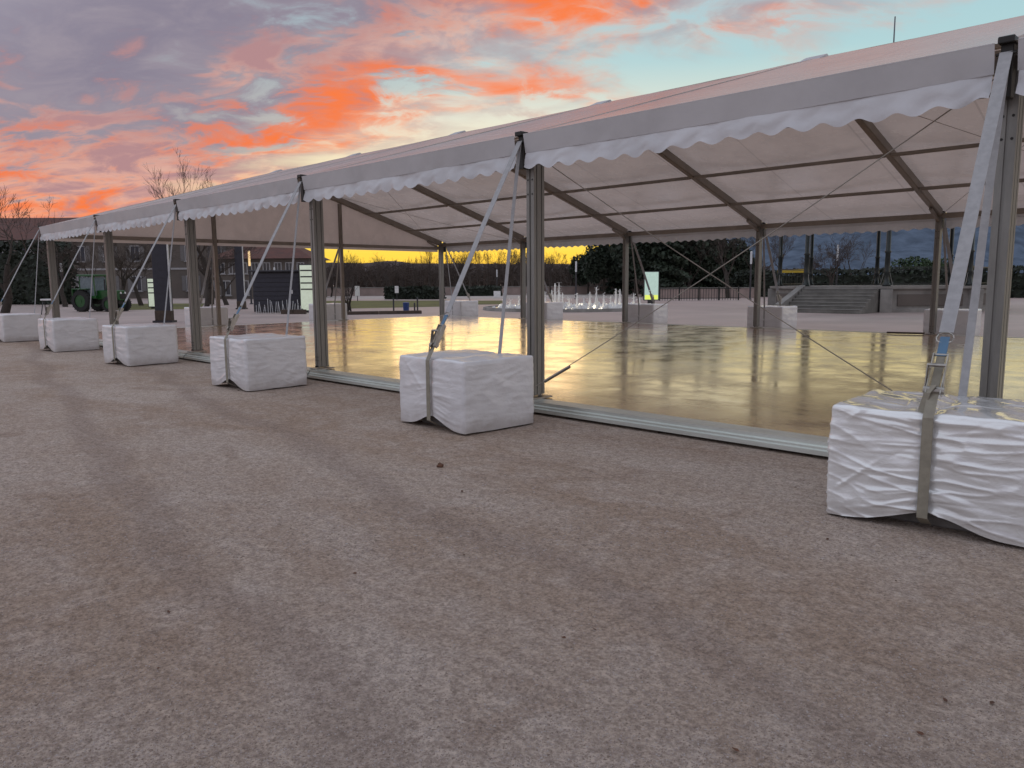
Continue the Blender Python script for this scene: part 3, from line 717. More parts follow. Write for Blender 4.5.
place_tree(TA, 'tall leafless tree rising above the tent roof against the orange sky', at_depth(208, 62), 1.22, .4, 'bare trees on the left')
place_tree(TB, 'leafless tree at the far left edge in front of the dark hedge', at_depth(2, 46), .98, 2.2, 'bare trees on the left')
place_tree(TB, 'leafless tree behind the tractor, seen between the two leftmost tent posts', at_depth(83, 52), .62, 4.0, 'bare trees on the left')
place_tree(TC, 'low spreading leafless tree seen right of the fourth front post', at_depth(205, 49), .86, 1.0, 'bare trees on the left')
place_tree(TC, 'leafless tree behind the dark totem between fourth and fifth front posts', at_depth(140, 60), .95, 3.1, 'bare trees on the left')
place_tree(TC, 'leafless tree in front of the facade, right of the leftmost post', at_depth(64, 58), .95, 2.5, 'bare trees on the left')
place_tree(TC, 'leafless tree behind the front of the tractor', at_depth(118, 56), 1.0, .7, 'bare trees on the left')
place_tree(TB, 'leafless tree left of the lit amber street lamp', at_depth(226, 60), .72, 5.3, 'bare trees on the left')
place_tree(TB, 'faint leafless tree poking above the building roof at the left edge', at_depth(-14, 105), 1.55, 5.0, 'bare trees on the left')
place_tree(TD, 'small leafless tree above the building roof just left of the tent corner', at_depth(28, 112), 1.25, 2.0, 'bare trees on the left')
rn = random.Random(77)
for i in range(40):
    px = 314+i*7.3+rn.uniform(-3, 3); dp = rn.uniform(92, 140)
    T = rn.choice((TA, TB, TC, TD)); hh = {TA: 10, TB: 8, TC: 6, TD: 9}[T]
    tall = rn.uniform(5.8, 7.6) + (1.8 if (px < 380 or 424 < px < 440) and rn.random() < .6 else 0) + (1.3 if px > 450 else 0)
    place_tree(T, 'leafless tree in the dark row of trees below the yellow band of sky', at_depth(px, dp), tall/hh*dp/135, rn.uniform(0, 6.28), 'leafless trees in the far row')
for px, dp, sc, T, lab in ((728, 72, .80, TA, 'leafless tree just left of the back post near the steps'), (752, 80, 1.0, TB, 'leafless tree right behind the back post left of the steps'),
        (800, 74, .85, TC, 'leafless tree behind the bandstand between its left columns'), (828, 66, .95, TC, 'leafless tree behind the stone steps, left of centre'),
        (852, 78, .82, TB, 'leafless tree behind the right end of the stone steps'), (690, 84, .9, TB, 'leafless tree among the dark evergreens'), (780, 92, .9, TA, 'tall leafless tree behind the yellow-topped net')):
    place_tree(T, lab, at_depth(px, dp), sc, rn.uniform(0, 6.28), 'leafless trees behind the bandstand')
# far-off wood behind the row: one tangle of trunks and twigs
wb = MB()
for i in range(2600):
    px = rn.uniform(285, 770); dp = rn.uniform(155, 215); p = at_depth(px, dp)
    hh = (dp*(z_of(px, 263.5, 1000)-CAM.z)/1000+CAM.z)*rn.uniform(.55, 1.02)*(1+.10*math.sin(px*.13)+.09*math.sin(px*.37+1)+.06*math.sin(px*.9))
    a = Vector((p.x, p.y, 0)); b_ = a+Vector((rn.gauss(0, .8), rn.gauss(0, .8), hh))
    wb.tube(a, b_, rn.uniform(.10, .26), .03, 3, caps=False)
    for q in range(5):
        s0 = a.lerp(b_, rn.uniform(.25, .95)); wb.tube(s0, s0+Vector((rn.gauss(0, 1.3), rn.gauss(0, 1.3), rn.uniform(-.1, 1.0))), rn.uniform(.04, .13), .02, 3, caps=False)
o = wb.build('woodland', M_twig); o['kind'] = 'stuff'; o['label'] = 'dark mass of leafless woodland along the horizon'
def leafy(seed, n, rx, ry, rzv, zc, size, conic=False, lumps=7):
    rn_ = np.random.default_rng(seed)
    cs = rn_.normal(size=(lumps, 3)); cs /= np.linalg.norm(cs, axis=1)[:, None]; cs *= rn_.uniform(.25, .68, (lumps, 1))
    rad = rn_.uniform(.38, .62, lumps)
    idx = rn_.integers(0, lumps, n); d = rn_.normal(size=(n, 3)); d /= np.linalg.norm(d, axis=1)[:, None]
    pos = cs[idx]+d*(rad[idx]*rn_.uniform(.45, 1, n)**.5)[:, None]
    if conic:
        z = rn_.uniform(-1, 1, n)**1; t = (1-z)/2; ang = rn_.uniform(0, 6.28, n); rr = (t**.8)*(.55+.45*np.sin(z*22+ang*2))*rn_.uniform(.3, 1, n)**.5
        pos = np.stack([np.cos(ang)*rr, np.sin(ang)*rr, z-.12*rr], 1)
    pos = pos*np.array([rx, ry, rzv])+np.array([0, 0, zc])
    a = rn_.normal(size=(n, 3)); a /= np.linalg.norm(a, axis=1)[:, None]; b = np.cross(a, rn_.normal(size=(n, 3))); b /= np.linalg.norm(b, axis=1)[:, None]
    s_ = size*rn_.uniform(.5, 1.3, (n, 1))
    V = np.stack([pos-a*s_*.5-b*s_*.25, pos+a*s_*.5-b*s_*.2, pos+a*s_*.35+b*s_*.3, pos-a*s_*.3+b*s_*.3], 1).reshape(-1, 3)
    V[:, 2] = np.maximum(V[:, 2], .02)
    mb = MB(); mb.v = [tuple(q) for q in V]; mb.f = [(4*i, 4*i+1, 4*i+2, 4*i+3) for i in range(n)]; return mb
ev1 = leafy(3, 5200, 2.6, 2.6, 4.0, 4.4, .42, True).mesh('crown', M_leafd); ev2 = leafy(8, 5200, 3.0, 3.0, 3.1, 4.0, .40, lumps=11).mesh('crown', M_leafd)
evt = MB().tube((0, 0, 0), (0, 0, 4.5), .2, .07, 7).mesh('trunk', M_bark)
for i, (px, dp, sc, e, lab) in enumerate(((604, 92, .92, ev2, 'dark evergreen tree just left of the back post by the lit panel'), (636, 84, 1.12, ev2, 'broad dark evergreen between the back post and the lit panel'), (684, 86, 1.2, ev2, 'broad dark evergreen right of the lit panel, left of the crossing cables'), (716, 94, 1.25, ev1, 'tall dark conifer right of the crossing cables'), (588, 96, .70, ev2, 'smallest dark evergreen at the left end of the evergreen group'), (620, 98, 1.2, ev1, 'dark conifer behind the back post beside the lit panel'),
        (652, 94, 1.15, ev2, 'dark evergreen tree behind the lit display panel'), (668, 80, 1.15, ev1, 'dark conifer just right of the lit display panel'),
        (700, 92, 1.25, ev1, 'dark conifer behind the crossing cables'), (735, 98, .95, ev2, 'dark evergreen tree left of the back post by the steps'))):
    t = thing('evergreen_tree', lab, 'tree', at_depth(px, dp), i*1.3, 'dark evergreens right of the fountain'); t.scale = (sc, sc, sc)
    link('trunk', evt, t); link('crown', e, t)
t = thing('pine_tree', 'round dark green pine crown behind the bandstand wall at the right', 'tree', at_depth(926, 92), 0)
MB().tube((0, 0, 0), (0, 0, 2.6), .25, .16, 7).build('trunk', M_bark, t)
link('crown', leafy(21, 7000, 4.6, 4.0, 2.1, 2.35, .30, lumps=16).mesh('crown', M_leafp), t)
def hedge(label, p0, p1, w, h, n, seed):
    p0, p1 = Vector(p0), Vector(p1); c = (p0+p1)/2; d = p1-p0; rn_ = np.random.default_rng(seed); ln = d.length
    t = thing('hedge', label, 'hedge', c, math.atan2(d.y, d.x))
    pos = rn_.uniform(-.5, .5, (n, 3)); ax = rn_.integers(0, 3, n); 
    for i in range(n):
        if rn_.random() < .7: pos[i, ax[i]] = .5*np.sign(pos[i, ax[i]])*rn_.uniform(.85, 1.06)
    mb = MB()
    for q in pos:
        s_ = .16*rn_.uniform(.6, 1.5); a = Vector(rn_.normal(size=3)).normalized(); b_ = a.orthogonal().normalized()
        cc = Vector((q[0]*ln, q[1]*w, (q[2]+.5)*h+.05*math.sin(q[0]*ln*1.7)))
        mb.add([cc-a*s_-b_*s_*.5, cc+a*s_-b_*s_*.5, cc+a*s_*.6+b_*s_*.6, cc-a*s_*.6+b_*s_*.6], [(0, 1, 2, 3)])
    mb.build('foliage', M_hedge, t)
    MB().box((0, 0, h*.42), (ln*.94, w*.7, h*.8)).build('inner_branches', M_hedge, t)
hedge('tall dark clipped hedge behind the leftmost tent corner', at_depth(-40, 70), at_depth(66, 66), 2.5, 5.2, 5000, 4)
hedge('low dark hedge at the far side of the lawn, right of the bush', at_depth(388, 78), at_depth(440, 76), 1.4, 1.15, 1500, 6)
hedge('dark hedge row behind the bandstand below the mountain', at_depth(742, 78), at_depth(1120, 62), 2.0, 2.5, 9000, 14)
hedge('low dark hedge beyond the fountain basin', at_depth(458, 92), at_depth(500, 92), 1.2, 1.1, 900, 9)
# multi-stem shrub and its kerb
b = MB(); rn = random.Random(12)
for i in range(16):
    a = rn.uniform(0, 6.28); l = rn.uniform(1.2, 2.2); p = Vector((rn.gauss(0, .12), rn.gauss(0, .12), 0)); d = Vector((math.cos(a)*.28, math.sin(a)*.28, 1)).normalized()
    q = p+d*l*.5; e = q+(d+Vector((rn.gauss(0, .2), rn.gauss(0, .2), .2))).normalized()*l*.5
    b.tube(p, q, .035, .024, 5); b.tube(q, e, .024, .008, 4)
    for _ in range(3):
        s0 = q.lerp(e, rn.random()); b.tube(s0, s0+Vector((rn.gauss(0, .2), rn.gauss(0, .2), rn.uniform(.2, .5))), .012, .005, 3)
t = thing('bare_shrub', 'many-stemmed leafless shrub on the lawn edge behind the third front post', 'shrub', at_depth(346, 41.5))
b.build('stems', M_bark, t)
def curb(label, p0, p1, w, h, z0=0):
    p0, p1 = Vector(p0), Vector(p1); d = p1-p0
    t = thing('timber_edging', label, 'edging', (p0+p1)/2, math.atan2(d.y, d.x), 'timber edgings by the lawn'); n = max(2, int(d.length/1.6))
    for i in range(n):
        MB().box(((i+.5)/n*d.length-d.length/2, 0, h/2), (d.length/n-.02, w, h)).build('timber', M_wood, t, bevel=.02)
curb('long dark timber edging in front of the blue bin', at_depth(334, 39.6), at_depth(421, 40.6), .28, .17)
curb('short dark timber edging left of the third front post', at_depth(280, 41.2), at_depth(305, 41.2), .28, .24)
t = thing('litter_bin', 'small blue bin standing at the lawn edge', 'bin', at_depth(405.5, 44.6), FACE)
MB().lathe([(.15, 0), (.165, .05), (.18, .42), (.185, .44)], n=12).build('bin_body', M_blueb, t, smooth=False); MB().lathe([(.19, .44), (.19, .47), (.12, .5)], n=12).build('lid', M_blueb, t)
for px, h in ((393, .75), (414, .5), (417, .8)):
    t = thing('bollard', 'thin dark bollard %s the blue bin' % {393: 'left of', 414: 'just right of', 417: 'farther right of'}[px], 'bollard', at_depth(px, 43.5), 0, 'bollards by the blue bin')
    MB().lathe([(.045, 0), (.045, h-.06), (.05, h-.05), (.03, h)], n=10).build('shaft', M_dark, t); MB().lathe([(.07, 0), (.07, .03), (.045, .04)], n=10).build('foot', M_dark, t)

# ---------------------------------------------------------------- buildings
def window(par, x, z, w, h, y=-.001, shutters=True, sill=True):
    o = MB().box((x, y-.02, z), (w, .04, h)).build('window', M_glass, par)
    f = MB()
    for sx in (-1, 1): f.box((x+sx*w/2, y-.045, z), (.09, .07, h+.09))
    for sz in (-1, 1): f.box((x, y-.047, z+sz*h/2), (w-.09, .07, .09))
    f.box((x, y-.05, z), (.07, .05, h-.09)).build('window_frame', M_frame, o)
    if sill: MB().box((x, y-.08, z-h/2-.09), (w+.3, .18, .07)).build('window_sill', M_frame, o)
    if shutters:
        for sx in (-1, 1): MB().box((x+sx*(w*.75+.06), y-.03, z), (w*.46, .05, h+.05)).build('shutter', MATS['shutter'], o)
mat('shutter', (0.16, 0.155, 0.155), 0.8, 0, .1)
pc = at_depth(84, 92)
A = thing('apartment_building', 'two-storey apartment building with dark red tiled roof and shuttered windows at the left', 'building', pc, FACE)
Lw, hw, dw = 36.0, 7.0, 11.0
MB().box((0, dw/2, hw/2), (Lw, dw, hw)).build('wall', M_wall, A)
rb = MB(); ov = .5
rb.add([(-Lw/2-ov, -ov, hw-.1), (Lw/2+ov, -ov, hw-.1), (Lw/2+ov, dw+ov, hw-.1), (-Lw/2-ov, dw+ov, hw-.1), (-Lw/2-ov, dw/2, hw+2.9), (Lw/2+ov, dw/2, hw+2.9)],
       [(0, 1, 5, 4), (2, 3, 4, 5), (0, 4, 3), (1, 2, 5), (3, 2, 1, 0)])
ro = rb.build('roof', M_rtile, A, fix=True)
MB().box((0, -.06, hw-.28), (Lw, .16, .18)).build('cornice', M_frame, A)
MB().box((0, -.03, 3.45), (Lw, .08, .22)).build('string_course', M_frame, A)
for i in range(11):
    x = -Lw/2+1.9+i*3.2
    window(A, x, 5.25, 1.05, 1.75); 
    if i in (3, 8):
        d = MB().box((x, -.04, 1.15), (1.2, .08, 2.3)).build('door', M_wood, A); MB().tube((x+.4, -.08, 1.1), (x+.4, -.14, 1.1), .04).build('handle', M_steel, d)
    else: window(A, x, 1.75, 1.05, 1.7)
pc = at_depth(262, 84)
B = thing('pavilion', 'low pavilion with red hipped roof and pale windows beside the yellow sky', 'building', pc, FACE)
Lb, hb, db = 10.2, 4.35, 8.0
MB().box((0, db/2, hb/2), (Lb, db, hb)).build('wall', M_wall, B)
rb = MB(); ov = .55
rb.add([(-Lb/2-ov, -ov, hb-.05), (Lb/2+ov, -ov, hb-.05), (Lb/2+ov, db+ov, hb-.05), (-Lb/2-ov, db+ov, hb-.05), (-Lb/2+3.2, db/2, hb+2.1), (Lb/2-3.4, db/2, hb+2.1)],
       [(0, 1, 5, 4), (2, 3, 4, 5), (0, 4, 3), (1, 2, 5), (3, 2, 1, 0)])
rb.build('roof', M_rtile, B, fix=True)
for i in range(8): window(B, -Lb/2+.8+i*1.22, 3.3, .72, 1.1, shutters=False)
for i in range(5): window(B, -Lb/2+1.2+i*1.95, 1.2, 1.0, 1.5, shutters=False)

# ---------------------------------------------------------------- street furniture in the background
mat('panel_glow', (0.5, 0.6, 0.5), .3, emit=(0.74, 0.80, 0.62), estr=.40); mat('panel_glow_teal', (0.4, 0.5, 0.45), .3, emit=(0.46, 0.64, 0.56), estr=.60); mat('panel_glow_yellow', (0.5, 0.5, 0.2), .3, emit=(0.80, 0.95, 0.10), estr=.75)
mat('dark_blue_panel', (0.030, 0.032, 0.045), .45)
def totem(label, px, dp, w, h):
    t = thing('totem', label, 'totem', at_depth(px, dp), FACE, 'tall dark totems behind the gable')
    MB().box((0, 0, .30), (w*1.02, .34, .42)).build('plinth', M_wood, t, bevel=.01)
    b_ = MB().box((0, 0, h/2+.5), (w, .30, h-.0)).build('panel', MATS['dark_blue_panel'], t, bevel=.012)
    for i in range(int(h/.32)): MB().box((0, -.152, .75+i*.32), (w-.06, .012, .29)).build('slat', MATS['dark_blue_panel'], b_)
    MB().box((w/2+.02, -.1, h/2+.5), (.035, .10, h)).build('edge_strip', M_lampoff, t)
    MB().box((0, 0, .045), (w*1.25, .5, .09)).build('base', M_dark, t)
totem('wide dark slatted totem with pale edge strip between fourth and fifth front posts', 162.5, 33.0, .66, 3.4)
totem('narrow dark totem with pale edge strip right of the gable ballast block', 240.5, 50, .50, 4.2)
def lamp(label, px, dp, ytop, ybot, lit):
    zt, zb = z_of(px, ytop, dp), z_of(px, ybot, dp)
    t = thing('street_lamp', label, 'street lamp', at_depth(px, dp), 0, 'slim column lamps')
    MB().lathe([(.16, 0), (.16, .06), (.075, .10), (.065, zb)], n=10).build('pole', M_dark, t)
    MB().lathe([(.085, zb+.001), (.085, zt), (.05, zt+.05)], n=10).build('lamp_tube', M_lampon if lit else M_lampoff, t)
lamp('lit slim street lamp with amber tube in front of the red-roofed pavilion', 250.5, 62, 251.5, 266, True)
lamp('slim street lamp with short pale tube right of the lit one', 275, 74, 268, 277.5, False)
lamp('slim street lamp in front of the trees above the fountain', 576, 72, 262, 272, False)
lamp('slim street lamp just left of the back post by the steps', 750.5, 66, 252, 264, False)
lamp('slim street lamp among bare branches above the stone steps', 836.5, 66, 245.5, 261, False)
lamp('slim street lamp right of the leftmost tent post', 62.5, 60, 264, 272, False)
lamp('slim street lamp far behind the trees at centre left', 497, 100, 270, 277, False)
# dark kiosk
t = thing('kiosk', 'low dark timber kiosk behind the gable, left of the lit panel', 'kiosk', at_depth(276, 43.6), FACE)
MB().box((0, .7, 1.15), (2.62, 1.4, 2.2)).build('cabin', M_dark, t, bevel=.02)
MB().box((0, .66, 2.31), (2.9, 1.75, .10)).build('roof', M_dark, t, bevel=.02)
for i in range(7): MB().box((0, -.02, .55+i*.25), (2.56, .035, .22)).build('board', MATS['dark_blue_panel'], t)
MB().box((.85, -.055, 1.15), (.16, .02, .20)).build('notice', M_white, t)
t = thing('picket_fence', 'row of pale uneven pickets in front of the dark kiosk', 'fence', at_depth(278, 42.4), FACE)
rn = random.Random(3)
for i in range(20):
    x = -1.25+i*.13; hh = rn.uniform(.35, .8); MB().beam((x, 0, 0), (x+rn.uniform(-.10, .10), 0, hh), .030, .022).build('picket', M_lampoff, t)
MB().box((0, .03, .22), (2.6, .02, .05)).build('rail', M_dark, t)
def lit_panel(name, label, px, dp, w, z0, z1, m, rows, foot=True, yellow=True):
    t = thing(name, label, 'display panel', at_depth(px, dp), FACE)
    h = z1-z0
    MB().box((0, .05, z0+h/2), (w+.10, .14, h+.10)).build('frame', M_dark, t, bevel=.01)
    MB().box((0, -.035, z0+h/2), (w-.02, .03, h-.02)).build('screen', m, t)
    for r_ in range(rows):
        MB().box((0, -.055, z0+h*(.40+.55*(r_+.5)/rows)), (w-.06, .012, .075)).build('bar', M_dark, t)
    if yellow: MB().box((0, -.056, z0+h*.09), (w-.06, .012, h*.16)).build('footer', MATS['panel_glow_yellow'], t)
    if z0 > .1: MB().box((0, .05, z0/2), (w*.5, .10, z0)).build('foot', M_dark, t)
    return t
lit_panel('display_panel', 'bright pale green lit panel with dark bars beside the third front post', 306.8, 43.2, .72, .12, 2.62, MATS['panel_glow'], 4, yellow=False)
lit_panel('display_panel', 'lit teal display panel with yellow footer right of the fountain', 651.5, 55, .98, .30, 2.25, MATS['panel_glow_teal'], 0)
lit_panel('display_panel', 'small greenish lit panel glimpsed left of the wide dark totem', 151.5, 52, .50, .15, 2.0, MATS['panel_glow'], 3, yellow=False)
# white litter/notice boards along the far path
for px, y0, y1, dp, w, lab in ((357, 286, 296, 70, .42, 'small white notice board left of the hedge'), (396.5, 286, 293, 74, .35, 'small white notice board in front of the low hedge'), (497, 291, 297.5, 84, .75, 'white box-like notice board beyond the fountain, left side')):
    z0, z1 = z_of(px, y1, dp), z_of(px, y0, dp); t = thing('notice_board', lab, 'notice board', at_depth(px, dp), FACE, 'white notice boards')
    MB().box((0, 0, (z0+z1)/2), (w, .06, z1-z0)).build('board', M_white, t); MB().box((0, .05, z0/2+.05), (.06, .05, z0+.1)).build('post', M_dark, t)
# fence and low wall right of the fountain
t = thing('railing', 'dark metal railing in front of the evergreens, right of the lit panel', 'railing', at_depth(700, 64), FACE)
for i in range(30): MB().box((-3.3+i*.225, 0, .50), (.035, .035, 1.0)).build('bar', M_iron, t)
for i in range(5): MB().box((-3.3+i*1.62, -.03, .58), (.10, .08, 1.16)).build('post', M_iron, t)
for z in (.18, .98): MB().box((0, -.06, z), (6.7, .04, .06)).build('rail', M_iron, t)
t = thing('garden_wall', 'low pinkish rendered wall behind the dark railing', 'wall', at_depth(706, 72), FACE)
mat('pink_render', (0.30, 0.235, 0.215), .9, 0, .15, 1)
MB().box((0, 0, .45), (9.5, .3, .9)).build('wall', MATS['pink_render'], t); MB().box((0, 0, .94), (9.6, .42, .09)).build('coping', M_stone, t)
t = thing('garden_wall', 'long pale low wall beyond the lawn and the fountain', 'wall', at_depth(490, 98), FACE)
MB().box((0, 0, .5), (42, .3, 1.0)).build('wall', MATS['pink_render'], t); MB().box((0, 0, 1.04), (42.2, .42, .09)).build('coping', M_stone, t)

# ---------------------------------------------------------------- fountain
mat('basin_lamp', (.8, .8, .7), .3, emit=(1.0, .88, .66), estr=9.0)
fc = at_depth(572, 46.0)
t = thing('fountain', 'round fountain basin with many low white jets, behind the tent', 'fountain', fc, 0); R0 = 5.3
MB().lathe([(R0-.02, 0), (R0-.02, .03), (R0-.06, .17), (R0-.28, .17), (R0-.30, .07)], n=56, cap=False).build('basin_rim', M_stone, t)
MB().lathe([(R0-.29, .10), (.01, .101)], n=56, cap=False).build('water', M_water, t, fix=True)
rn = random.Random(9)
def jet(x, y, h, r):
    b_ = MB(); n = 7; prof = []
    for i in range(n+1):
        f = i/n; prof.append((max(.008, r*(1-f*.80)*(1+.35*rn.uniform(-1, 1))), .12+h*f))
    b_.lathe(prof, (x, y, 0), 7)
    for i in range(26):
        a = rn.uniform(0, 6.28); f = rn.random()**.6; q = r*rn.uniform(.6, 2.4)*(1.2-f*.7); s_ = rn.uniform(.012, .035)
        c = Vector((x+q*math.cos(a), y+q*math.sin(a), .14+h*f)); b_.add([c+Vector((0, 0, s_*2)), c+Vector((s_, 0, 0)), c+Vector((-s_*.5, s_*.8, 0)), c+Vector((-s_*.5, -s_*.8, 0))], [(0, 1, 2), (0, 2, 3), (0, 3, 1), (1, 3, 2)])
    b_.lathe([(r*2.2, .10), (r*1.6, .16), (r*.5, .24)], (x, y, 0), 9)
    return b_.build('jet', M_foam, t, smooth=True)
for px, dp, yt in ((505, 46, 287), (510, 44, 300), (528.5, 47, 284), (531, 44, 296), (552, 44, 291), (555, 46.5, 283.5), (559, 46, 282.5), (562.5, 44, 293), (569, 43, 298), (577, 43, 294.5), (590, 43.5, 292), (596.5, 45, 287.5), (604, 43.5, 294), (616, 45, 289), (620, 46, 289.5), (634, 45, 294), (640, 44, 298), (584, 48, 297), (545, 49, 292), (519, 48, 297), (611, 48.5, 296)):
    p = at_depth(px, dp)-fc; jet(p.x, p.y, max(.35, z_of(px, yt, dp)-.10), .10)
    MB().lathe([(.13, .112), (.01, .1125)], (p.x, p.y-.3, 0), 8, cap=False).build('underwater_lamp', MATS['basin_lamp'], t)
# low rim of foam where the jets fall back
b = MB()
for i in range(420):
    a = rn.uniform(0, 6.28); q = R0*.90*rn.random()**.5; s_ = rn.uniform(.05, .16)
    b.lathe([(s_, .10), (s_*.7, .10+s_*.7), (s_*.15, .10+s_*1.4)], (q*math.cos(a), q*math.sin(a), 0), 5)
o = b.build('splash', M_foam, t, smooth=True); o['kind'] = 'stuff'

# ---------------------------------------------------------------- bandstand
bc = at_depth(881, 43.0); PZ = 1.27
BS = thing('bandstand', 'octagonal bandstand on a stone plinth with thin iron columns, behind the tent', 'bandstand', bc, FACE)
RO = 5.6
def octv(r, i): a = math.pi/8+i*math.pi/4; return Vector((r*math.cos(a), r*math.sin(a), 0))
MB().lathe([(RO+.10, 0), (RO+.10, .16), (RO, .20), (RO, PZ-.20)], n=8, a0=math.pi/8).build('plinth', M_stone, BS)
MB().lathe([(RO+.04, PZ-.20), (RO+.22, PZ-.12), (RO+.24, PZ), (RO-.1, PZ+.002)], n=8, a0=math.pi/8).build('cornice', M_stone, BS)
for i in range(8):
    v = octv(RO, i); MB().box((v.x*1.005, v.y*1.005, PZ/2-.08), (.55, .55, PZ-.14), rz=math.pi/8+i*math.pi/4).build('pier', M_stone, BS, bevel=.02)
    a, c = octv(RO*1.004, i), octv(RO*1.004, i+1); m_ = (a+c)/2; d = c-a
    MB().box((m_.x*1.002, m_.y*1.002, PZ*.47), (d.length*.74, .06, PZ*.44), rz=math.atan2(d.y, d.x)).build('plinth_panel', M_wall, BS, bevel=.01)
CH = 4.6
for i in range(8):
    v = octv(RO-.30, i); c_ = MB().lathe([(.20, PZ), (.20, PZ+.10), (.13, PZ+.16), (.12, PZ+.60), (.15, PZ+.66), (.13, PZ+.75), (.115, PZ+1.6), (.16, PZ+1.66), (.11, PZ+1.75), (.10, PZ+CH-.3), (.12, PZ+CH)], v, 10).build('column', M_iron, BS, smooth=True)
    b = MB()
    for sx in (-1, 1):
        w_ = Vector((-v.y, v.x, 0)).normalized()*sx
        b.path([v+w_*.30+Vector((0, 0, PZ+.01)), v+w_*.20+Vector((0, 0, PZ+.35)), v+w_*.11+Vector((0, 0, PZ+.75)), v+w_*.10+Vector((0, 0, PZ+1.7)), v+w_*.075+Vector((0, 0, PZ+CH-.3))], .013, 5)
    b.build('tie_rod', M_stone, c_)
    if i not in (4,):      # the stair side stays open
        a, c = octv(RO-.30, i), octv(RO-.30, i+1); m_ = (a+c)/2; d = c-a; rt_ = MB()
        rt_.beam(a+Vector((0, 0, PZ+.92)), c+Vector((0, 0, PZ+.92)), .04, .04); rt_.beam(a+Vector((0, 0, PZ+.12)), c+Vector((0, 0, PZ+.12)), .03, .03)
        rt_.build('guard_rail', M_iron, BS)
MB().lathe([(RO+.15, PZ+CH), (RO+.25, PZ+CH+.12), (RO+.25, PZ+CH+.40), (RO-.05, PZ+CH+.42)], n=8, a0=math.pi/8).build('frieze', M_iron, BS)
ro = MB().lathe([(RO+.55, PZ+CH+.30), (RO+.50, PZ+CH+.40), (4.2, PZ+CH+1.2), (2.6, PZ+CH+2.3), (1.2, PZ+CH+3.5), (.55, PZ+CH+4.6), (.30, PZ+CH+5.0)], n=8, a0=math.pi/8).build('roof', M_zinc, BS)
zf = z_of(889, 27.5, 43.0)
MB().lathe([(.30, PZ+CH+5.0), (.22, PZ+CH+5.4), (.10, PZ+CH+5.7), (.045, PZ+CH+6.4), (.035, zf)], n=8).build('finial', M_zinc, ro)
# stairs on the side that faces left-front, between two raking cheek walls
a, c = octv(RO, 4), octv(RO, 5); m_ = (a+c)/2; d = (c-a).normalized(); out = m_.normalized(); ns = 7; wst = (c-a).length-.5
ang = math.atan2(d.y, d.x)
for q in range(ns):
    h_ = PZ*(ns-q)/(ns+1)+.02; dist = .16+.33*q+.165; p = m_+out*dist
    MB().box((p.x, p.y, h_/2), (wst+.0, .34, h_), rz=ang).build('step', M_stone2, BS, bevel=.015)
    MB().box((p.x+out.x*.02, p.y+out.y*.02, h_+.012), (wst-.02, .345, .024), rz=ang).build('tread', M_stone, BS)
for s_ in (-1,):
    p = m_+d*(s_*(wst/2+.20)); e = p+out*2.6
    b = MB(); n_ = d*.17
    P_ = []
    for k_ in (-1, 1):
        P_ += [p+n_*k_, e+n_*k_, e+n_*k_+Vector((0, 0, .42)), p+n_*k_+Vector((0, 0, PZ+.06))]
    b.add(P_, [(0, 1, 2, 3), (7, 6, 5, 4), (0, 4, 5, 1), (1, 5, 6, 2), (2, 6, 7, 3), (3, 7, 4, 0)]).build('cheek_wall', M_stone, BS, fix=True)
t = thing('safety_net', 'dark mesh panel with yellow top band between the left bandstand columns', 'panel', at_depth(790.5, 52), FACE)
f_ = MB().box((0, 0, 2.20), (1.75, .03, .22)).build('top_band', M_yellow, t)
for i in range(10): MB().tube((-.85+i*.189, 0, 0), (-.85+i*.189, 0, 2.09), .016, n=4).build('mesh_bar', M_iron, t)
for z in (.4, .8, 1.2, 1.6, 2.0): MB().tube((-.87, .02, z), (.87, .02, z), .014, n=4).build('mesh_wire', M_iron, t)
# plank lying by the right-hand back post
t = thing('plank', 'short dark plank lying by the back post at the right', 'plank', (-5.55, W-.35, FZ+.012), .25)
MB().box((0, 0, .025), (.9, .14, .045)).build('board', M_wood, t, bevel=.006)

# ---------------------------------------------------------------- tractor
tp = at_depth(101, 47.5)
T_ = thing('tractor', 'green tractor with glazed cab parked behind the left end of the tent', 'tractor', tp, FACE-.25)
T_.scale = (.9, .9, .9)
def wheel(x, y, r, w):
    n = 22; P_ = []
    prof = [(r*.58, -w/2), (r*.93, -w/2), (r, -w*.32), (r, w*.32), (r*.93, w/2), (r*.58, w/2)]
    b_ = MB()
    for rr, yy in prof:
        for i in range(n): a = 2*math.pi*i/n; P_.append((x+rr*math.cos(a), y+yy, r+rr*math.sin(a)))
    b_.add(P_, [(k_*n+i, k_*n+(i+1) % n, (k_+1)*n+(i+1) % n, (k_+1)*n+i) for k_ in range(5) for i in range(n)])
    for i in range(n):
        a = 2*math.pi*i/n; b_.box((x+r*1.0*math.cos(a), y, r+r*1.0*math.sin(a)), (.05, w*.9, .05))
    ty = b_.build('tyre', M_tyre, T_)
    MB().tube((x, y-w*.40, r), (x, y+w*.40, r), r*.58, n=16).tube((x, y-w*.45, r), (x, y-w*.40, r), r*.2, n=10).build('rim', M_green, ty)
for y in (-.75, .75): wheel(-.95, y, .72, .40)
for y in (-.68, .68): wheel(1.15, y, .50, .30)
MB().box((.75, 0, 1.12), (1.75, .72, .62)).box((1.55, 0, 1.0), (.25, .66, .5)).build('hood', M_green, T_, bevel=.06)
MB().box((1.69, 0, 1.02), (.03, .5, .36)).build('grille', M_black, T_)
for y in (-.2, .2): MB().tube((1.70, y, 1.25), (1.725, y, 1.25), .07, n=10).build('headlight', M_white, T_)
MB().box((.2, 0, .68), (2.6, .42, .36)).build('chassis', M_black, T_, bevel=.03)
cb = MB()
